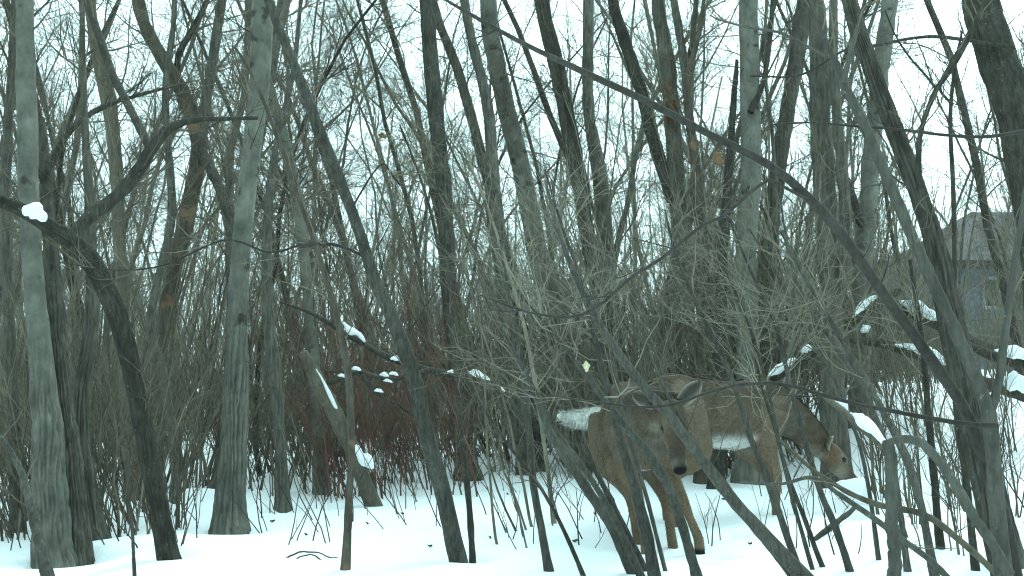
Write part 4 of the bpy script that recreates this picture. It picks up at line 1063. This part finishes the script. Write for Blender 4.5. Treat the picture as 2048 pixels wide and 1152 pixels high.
# ------------------------------------------------------------------ what nobody could count: thicket stems and the far wood
def mass_stems(name, label, N, d0, d1, h, r, mat_, lean, tw, seed, pw=1.0, clear=None, xr=(-160, 2210), n=6):
    g = np.random.default_rng(seed)
    d = np.sqrt(d0 ** 2 + (d1 ** 2 - d0 ** 2) * g.random(N) ** pw)
    px = g.uniform(xr[0], xr[1], N)
    x = (px - W / 2) / F * d
    if clear is not None:
        k = clear(px, d, g); d, x, px = d[k], x[k], px[k]
    N = len(d)
    z = ground(x, d)
    P = np.empty((N, n, 3)); P[:, 0] = np.stack([x, d, z - 0.08], -1)
    dirs = norm(np.stack([g.normal(lean, 0.2, N), g.normal(0, 0.16, N), np.ones(N)], -1))
    H_ = h * g.uniform(0.45, 1.3, N)
    for k in range(1, n):
        dirs = norm(dirs + g.normal(size=(N, 3)) * 0.06)
        P[:, k] = P[:, k - 1] + dirs * (H_ / (n - 1))[:, None]
    R = (r * g.uniform(0.5, 1.5, N))[:, None] * np.linspace(1, 0.3, n)[None]
    so = Soup().add(P, R, 3, cap=False)
    P1, R1 = grow(P, R, g, tw[0], 0.2, 0.97, tw[1], 0.65, tw[2], 4 if n > 4 else 3, 0.06, 0.15, 0.4); so.add(P1, R1, 3, cap=False)
    if tw[3]:
        P2, R2 = grow(P1, R1, g, tw[3], 0.2, 0.97, tw[1] * 0.5, 0.7, tw[2] * 0.62, 3, 0.04, 0.18, 0.5); so.add(P2, R2, 3, cap=False)
    o = obj(name, so.mesh(name, [mat_]))
    tag(o, label, kind='stuff')

gap_sky = lambda px, d, g: ~((px > 1690) & (px < 1990) & (g.random(len(px)) < 0.7)) & ~((px > 70) & (px < 190) & (g.random(len(px)) < 0.6))
gap_right = lambda px, d, g: ~((d < 13.5) & (px > 1730) & (px < 2010) & (g.random(len(px)) < 0.75)) & ~((px > 1900) & (px < 2070) & (g.random(len(px)) < 0.8))
mass_stems('thicket', 'dense grey thicket of thin stems behind the nearer trees', 1500, 11.8, 25, 2.2, 0.009, M_FAR, -0.10, (6, 0.6, 0.0045, 3), 1, clear=gap_right)
mass_stems('low_brush', 'low dense brush of thin stems along the back of the clearing', 3000, 11.8, 19, 1.05, 0.006, M_FAR, -0.08, (5, 0.35, 0.0035, 0), 4, clear=gap_right, n=4)
mass_stems('bank_brush', 'grey brush growing in front of the half hidden house', 170, 13, 27, 1.9, 0.009, M_FAR, -0.10, (7, 0.6, 0.005, 3), 6, xr=(1780, 2150))
mass_stems('far_thicket', 'far thicket filling the wood between trunks', 900, 22, 55, 3.6, 0.016, M_FAR, -0.06, (6, 1.0, 0.009, 2), 2, clear=lambda px, d, g: ~((px > 1890) & (px < 2080) & (d < 31)))
mass_stems('far_forest', 'far bare trees with tangled crowns against the sky', 240, 26, 80, 10, 0.075, M_FAR, -0.05, (16, 2.2, 0.016, 8), 3, clear=gap_sky)

# unseen rest of the wood around the camera, added to cut frontal light
def surround():
    g = np.random.default_rng(41)
    N = 520
    a = g.uniform(math.radians(30), math.radians(330), N)      # measured from the view direction
    d = np.sqrt(3.2 ** 2 + (30 ** 2 - 3.2 ** 2) * g.random(N))
    x, y = d * np.sin(a), d * np.cos(a)
    n = 8
    P = np.empty((N, n, 3)); P[:, 0] = np.stack([x, y, ground(x, y) - 0.1], -1)
    dirs = norm(np.stack([g.normal(-0.08, 0.12, N), g.normal(0, 0.12, N), np.ones(N)], -1)); Hh = g.uniform(6, 12, N)
    for k in range(1, n):
        dirs = norm(dirs + g.normal(size=(N, 3)) * 0.05); P[:, k] = P[:, k - 1] + dirs * (Hh / (n - 1))[:, None]
    R = g.uniform(0.05, 0.13, N)[:, None] * np.linspace(1, 0.3, n)[None]
    so = Soup().add(P, R, 6)
    P1, R1 = grow(P, R, g, 22, 0.08, 0.97, 2.4, 0.8, 0.035, 3, 0.06, 0.15, 0.4); so.add(P1, R1, 3, cap=False)
    tag(obj('surrounding_forest', so.mesh('surrounding_forest', [M_FAR])), 'unseen bare wood continuing beside and behind the clearing', kind='stuff')
surround()

# ------------------------------------------------------------------ fallen logs and the snow lying on things
def log(name, label, mat_, d, path, k=14, n=30, snowless=True, crown=None):
    return tree(name, label, 'log', mat_, d, path, top=0, grounded=False, k=k, n=n, part='log_body', crown=crown, group='fallen logs and boughs')
log('fallen_bough', 'dark fallen bough with broken snow patches left of centre', M_DARK, (9.2, 8.6), [(560, 604, 4), (630, 630, 9), (700, 672, 13), (780, 715, 15), (870, 742, 15), (950, 758, 15), (1010, 792, 13), (1040, 830, 9)], crown=dict(n=(10, 0.5, 4, 2), t0=0.1, r=0.006, up=-0.05))
log('fallen_log', 'slanting fallen trunk capped with snow above the back of the rear doe', M_DARK, (10.2, 10.8), [(1470, 800, 22), (1540, 760, 24), (1610, 716, 24), (1690, 655, 24), (1760, 606, 22), (1800, 580, 16)])
log('snowy_log', 'thick log under a long snow strip left of the furrowed leaning trunk', M_DARK, (11.5, 11.0), [(1770, 596, 24), (1810, 620, 28), (1880, 650, 30), (1960, 690, 30), (2080, 730, 30)])
log('dark_log', 'dark bent log lying on the snowbank at right', M_DARK, (10.4, 9.8), [(1700, 680, 14), (1770, 690, 22), (1840, 715, 26), (1900, 742, 28), (1960, 765, 30), (2080, 800, 32)], crown=dict(n=(10, 0.5, 4, 2), t0=0.1, r=0.006, up=0.0))
log('edge_log', 'snow-topped log entering from the right picture edge', M_DARK, (9.6, 9.4), [(1940, 690, 16), (1990, 712, 24), (2050, 722, 28), (2120, 735, 30)])
log('stick_log', 'short dark stick lying slanted in the snow below the rear doe head', M_DARK, (6.9, 7.2), [(1628, 1080, 12), (1660, 1055, 13), (1695, 1028, 13), (1712, 1012, 8)], n=14)

log('tangled_bough', 'thin lower bough holding small snow blobs left of centre', M_DARK, (8.75, 8.7), [(630, 770, 6), (684, 760, 9), (720, 744, 9), (768, 758, 9), (800, 756, 8), (860, 736, 6)], k=8, crown=dict(n=(7, 0.35, 3, 0), t0=0.1, r=0.004, up=-0.03))
log('tangled_bough', 'second thin bough crossing under the small snow blobs left of centre', M_DARK, (8.72, 8.72), [(650, 742, 5), (712, 748, 8), (757, 789, 8), (800, 812, 7), (850, 850, 5)], k=8, crown=dict(n=(7, 0.35, 3, 0), t0=0.1, r=0.004, up=-0.03))
def snow_on(label, d, path, lift=0.55, flat=0.8, seed=0, name='snow_clump'):
    """path rows x, y, w: a lumpy bar of snow of that width along the points"""
    g = np.random.default_rng(seed + int(path[0][0]))
    rows = path3d(path, d[0] if isinstance(d, tuple) else d, d[1] if isinstance(d, tuple) else d, max(14, 6 * len(path)), 0, g)
    T = norm(np.gradient(rows[:, :3], axis=0)); st = []
    n = len(rows); env = np.sin(np.linspace(0.10, math.pi - 0.10, n)) ** 0.45
    lump = 1 + 0.16 * np.sin(np.linspace(0, g.uniform(9, 16), n) + g.uniform(0, 6))
    for i in range(n):
        u = np.cross(T[i], np.array([0, 0, 1.0])); u /= max(np.linalg.norm(u), 1e-5)
        w = np.cross(u, T[i])
        if w[2] < 0: w = -w
        r = rows[i, 3] * env[i] * lump[i]
        st.append((rows[i, :3] + w * r * lift * 0.3, u * r * flat, w * r))
    v, q, t = ring_loft(st, 16)
    ph = g.uniform(0, 6, 6); rm_ = rows[:, 3].mean()
    v = v + rm_ * 0.08 * np.stack([np.sin(v[:, 2] * 2.2 / rm_ + ph[0]) * np.sin(v[:, 0] * 1.7 / rm_ + ph[1]), np.sin(v[:, 0] * 1.5 / rm_ + ph[2]), np.sin(v[:, 0] * 2.6 / rm_ + ph[3]) * np.sin(v[:, 1] * 2.1 / rm_ + ph[4])], -1) + g.normal(size=v.shape) * rm_ * 0.035
    c = rows[n // 2, :3]
    o = obj(name, make_mesh(name, v - c, [q, t], True, [M_SNOW]), loc=c)
    tag(o, label, 'snow clump', 'clumps of snow lying on wood')
    return o
snow_on('rounded snow clump sitting on the dark arching trunk', 5.62, [(46, 426, 22), (62, 422, 34), (78, 430, 30), (92, 442, 14)], flat=0.9)
snow_on('short upper snow lump on the low slanting bough', 4.8, [(1662, 806, 12), (1674, 806, 20), (1688, 816, 18), (1696, 826, 8)])
snow_on('long smooth snow load on the low slanting bough', (4.65, 4.28), [(1700, 828, 14), (1714, 836, 24), (1735, 854, 27), (1758, 876, 26), (1775, 896, 16)])
snow_on('thin snow line along the upper side of the leaning log', (8.85, 8.55), [(700, 878, 5), (682, 838, 6), (662, 796, 8), (645, 760, 7), (632, 738, 4)])
snow_on('small snow cap at the foot of the leaning log', 8.6, [(712, 890, 12), (720, 912, 20), (738, 928, 26), (745, 938, 14)])
snow_on('longest snow patch on the fallen bough left of centre', 8.95, [(686, 644, 10), (700, 662, 14), (716, 668, 12), (730, 684, 8)])
for i, (x, y, w) in enumerate(((790, 716, 16), (768, 748, 14), (787, 746, 12), (712, 736, 13), (684, 750, 12), (757, 780, 12), (775, 760, 10), (817, 726, 8), (1000, 778, 14), (903, 742, 10))):
    snow_on('small snow blob on tangled boughs left of centre, %s from left' % ORD[sorted((684, 712, 757, 768, 775, 787, 790, 817, 903, 1000)).index(x)], 8.7, [(x - 9, y + 2, w * 0.35), (x, y + 1, w * 0.62), (x + 10, y + 5, w * 0.4)])
snow_on('white snow bar on the fallen bough just left of centre', 8.6, [(936, 744, 8), (948, 746, 14), (962, 752, 12), (980, 760, 6)])
snow_on('lower snow bar on the slanting fallen trunk', (10.1, 10.3), [(1536, 752, 12), (1560, 738, 17), (1590, 718, 14)])
snow_on('middle snow block on the slanting fallen trunk', 10.4, [(1602, 704, 12), (1614, 698, 17), (1624, 694, 10)])
snow_on('upper snow bar on the slanting fallen trunk', (10.5, 10.6), [(1706, 634, 8), (1726, 612, 15), (1744, 598, 14), (1756, 592, 8)])
snow_on('small snow blob under the upper end of the fallen trunk', 10.4, [(1722, 664, 10), (1732, 658, 16), (1740, 652, 10)])
snow_on('broad snow strip on the thick log at right', (11.3, 11.1), [(1798, 604, 12), (1820, 610, 24), (1850, 626, 26), (1880, 640, 16)])
snow_on('snow cap on the dark bent log', (10.2, 10.0), [(1790, 690, 10), (1840, 700, 22), (1890, 726, 16), (1930, 748, 10)])
snow_on('wide snow block on the dark bent log near the right edge', 9.7, [(2000, 756, 18), (2020, 764, 36), (2050, 772, 36), (2070, 784, 20)])
snow_on('snow bar on the log at the right picture edge', 9.4, [(1990, 700, 10), (2015, 704, 24), (2050, 710, 26), (2090, 716, 20)])
snow_on('snow lump beneath the rear doe muzzle', 8.1, [(1668, 982, 20), (1690, 978, 44), (1718, 992, 50), (1745, 1008, 24)], name='snow_lump')

# ------------------------------------------------------------------ three last leaves
def leaf(label, px, py, d, size, mat_, ang, seed):
    g = np.random.default_rng(seed)
    c = at(px, py, d); s = size * d / F; n = 10
    vt = []
    for i in range(n):
        u = i / (n - 1); hw = s * (0.34 + 0.1 * math.sin(9 * u + seed)) * math.sin(math.pi * min(u * 0.92 + 0.06, 1)) ** 0.8
        for w_ in (-1, -0.4, 0.15, 0.6, 1):
            vt.append((w_ * hw, s * 0.18 * (w_ * w_) - 0.1 * s * math.sin(3 * u) + g.normal() * s * 0.025, (u - 0.5) * s))
    v = np.array(vt) + g.normal(size=(len(vt), 3)) * s * 0.03; ca, sa = math.cos(ang), math.sin(ang)
    v = np.stack([v[:, 0] * ca - v[:, 2] * sa, v[:, 1], v[:, 0] * sa + v[:, 2] * ca], -1)
    q = [(i * 5 + j, i * 5 + j + 1, i * 5 + 5 + j + 1, i * 5 + 5 + j) for i in range(n - 1) for j in range(4)]
    me = make_mesh('dead_leaf', v, [np.array(q)], True, [mat_])
    o = obj('dead_leaf', me, loc=c)
    md = o.modifiers.new('thick', 'SOLIDIFY'); md.thickness = s * 0.03
    tag(o, label, 'leaf', 'withered leaves still hanging')
leaf('large curled orange-brown leaf hanging near the pale upright aspen', 1437, 316, 6.0, 30, M_LEAF, 0.5, 1)
leaf('small brown leaf hanging high left of centre', 765, 271, 6.0, 18, M_LEAF, 1.2, 2)
leaf('pale yellowish leaf hanging above the front doe back', 1172, 733, 5.2, 22, M_PALE_LEAF, 0.1, 3)

# ------------------------------------------------------------------ house beyond the trees at the right
M_ROOF = mat_plain('shingle_roof', (0.03, 0.03, 0.03), 0.9, 3)
M_SIDING = mat_plain('pale_blue_siding', (0.13, 0.17, 0.235), 0.7, 2, 0.1)
M_GLASSY = mat_plain('window_glass', (0.03, 0.035, 0.04), 0.15, 1, 0.1)
M_WTRIM = mat_plain('white_trim', (0.35, 0.36, 0.38), 0.6, 4, 0.1)
def box(lo, hi):
    x0, y0, z0 = lo; x1, y1, z1 = hi
    v = [(x0, y0, z0), (x1, y0, z0), (x1, y1, z0), (x0, y1, z0), (x0, y0, z1), (x1, y0, z1), (x1, y1, z1), (x0, y1, z1)]
    q = [(0, 3, 2, 1), (4, 5, 6, 7), (0, 1, 5, 4), (1, 2, 6, 5), (2, 3, 7, 6), (3, 0, 4, 7)]
    return np.array(v, float), np.array(q)
HD = 31.0
hx0, hx1 = at(1925, 600, HD)[0], at(2420, 600, HD)[0]
ez, rz = at(1925, 528, HD)[2], at(2040, 425, HD)[2]
hb = np.array([(hx0 + hx1) / 2, HD, 0.6])
house = thing('house', hb, 'dark-roofed pale blue house half hidden beyond the trees at right', 'house')
def hpart(name, v, q, mat_, parent=house):
    return obj(name, make_mesh(name, np.array(v) - hb, [np.array(q)], False, [mat_]), parent)
v, q = box((hx0, HD, 0.2), (hx1, HD + 7, ez)); wall = hpart('wall', v, q, M_SIDING)
for i in range(16):
    z0 = 0.75 + i * (ez - 0.8) / 16
    v, q = box((hx0 - 0.012, HD - 0.03, z0), (hx1, HD - 0.002, z0 + (ez - 0.8) / 16 - 0.025)); hpart('board', v, q, M_SIDING, wall)
ov = 0.55; xl, xr, y0, y1 = hx0 - ov, hx1 + ov, HD - ov, HD + 7 + ov
rx = at(2045, 425, HD)[0]
v = [(xl, y0, ez - 0.12), (xr, y0, ez - 0.12), (xr, y1, ez - 0.12), (xl, y1, ez - 0.12), (xl, y0, ez + 0.05), (xr, y0, ez + 0.05), (xr, y1, ez + 0.05), (xl, y1, ez + 0.05), (rx, HD + 3.5, rz + 0.4), (xr - 1.5, HD + 3.5, rz + 0.4)]
me = make_mesh('roof', np.array(v) - hb, [np.array([(0, 3, 2, 1), (0, 1, 5, 4), (1, 2, 6, 5), (2, 3, 7, 6), (3, 0, 4, 7), (4, 5, 9, 8), (6, 7, 8, 9)]), np.array([(7, 4, 8), (5, 6, 9)])], False, [M_ROOF]); obj('roof', me, house)
for px0, px1 in ((1968, 1992), (2030, 2060)):
    a, b_ = at(px0, 560, HD), at(px1, 612, HD)
    v, q = box((a[0], HD - 0.06, b_[2]), (b_[0], HD - 0.035, a[2])); win = hpart('window', v, q, M_GLASSY)
    for lo, hi in (((a[0] - 0.08, b_[2] - 0.08), (a[0], a[2] + 0.08)), ((b_[0], b_[2] - 0.08), (b_[0] + 0.08, a[2] + 0.08)), ((a[0], a[2]), (b_[0], a[2] + 0.08)), ((a[0], b_[2] - 0.08), (b_[0], b_[2]))):
        v, q = box((lo[0], HD - 0.075, lo[1]), (hi[0], HD - 0.033, hi[1])); hpart('frame', v, q, M_WTRIM, win)

# ------------------------------------------------------------------ small things lying on the snow
tree('arched_twig', 'thin twig bent in an arc at the bottom edge left of centre', 'twig', M_PURPLE, (6.2, 6.1), [(552, 1136, 4), (566, 1120, 4), (592, 1106, 4), (630, 1104, 3), (650, 1112, 3), (676, 1116, 2)], wig=0.8, top=0, grounded=False, part='shoot', k=6, n=16)
tree('arched_twig', 'second thin twig arching just below the bent one', 'twig', M_PURPLE, (6.1, 6.05), [(580, 1136, 3), (592, 1118, 3), (622, 1110, 3), (640, 1119, 3), (660, 1121, 2)], wig=0.8, top=0, grounded=False, part='shoot', k=6, n=16)
tree('lying_twig', 'thin straight twig lying on the snow beside the arching trunk foot', 'twig', M_PURPLE, (6.45, 6.7), [(280, 1117, 4), (330, 1112, 5), (420, 1102, 3)], top=0, grounded=False, part='shoot', k=6, n=14)
g = np.random.default_rng(8)
LITTER = [(735, 1050), (488, 1012), (612, 1072), (805, 1030), (980, 1078), (1015, 990), (1150, 1085), (1448, 1000), (1500, 1090), (860, 1095), (545, 1045), (1190, 1030)]
LITTER.sort()
for i, (px, py) in enumerate(LITTER):
    p = gpix(px, py); L = g.uniform(0.02, 0.05); a = g.uniform(0, 3.1)
    u = np.array([math.cos(a), math.sin(a), 0]); w_ = np.array([-u[1], u[0], 0]); n = 7
    V = []
    for j in range(n):
        t = j / (n - 1) - 0.5
        hw = L * 0.28 * (1 - (2 * t) ** 2) ** 0.6 + 0.001
        c = u * t * L + np.array([0, 0, 0.006 + 0.01 * abs(t)])
        V += [c - w_ * hw, c + w_ * hw * g.uniform(0.7, 1.2) + np.array([0, 0, 0.006]), c + np.array([0, 0, -0.004])]
    q = []
    for j in range(n - 1):
        for k in range(3):
            q.append((j * 3 + k, j * 3 + (k + 1) % 3, j * 3 + 3 + (k + 1) % 3, j * 3 + 3 + k))
    o = obj('bark_flake', make_mesh('bark_flake', np.array(V), [np.array(q)], False, [M_DARK]), loc=p)
    tag(o, 'small dark bark flake lying on the snow, %s from the left' % ORD[i], 'bark flake', 'bark flakes on the snow')
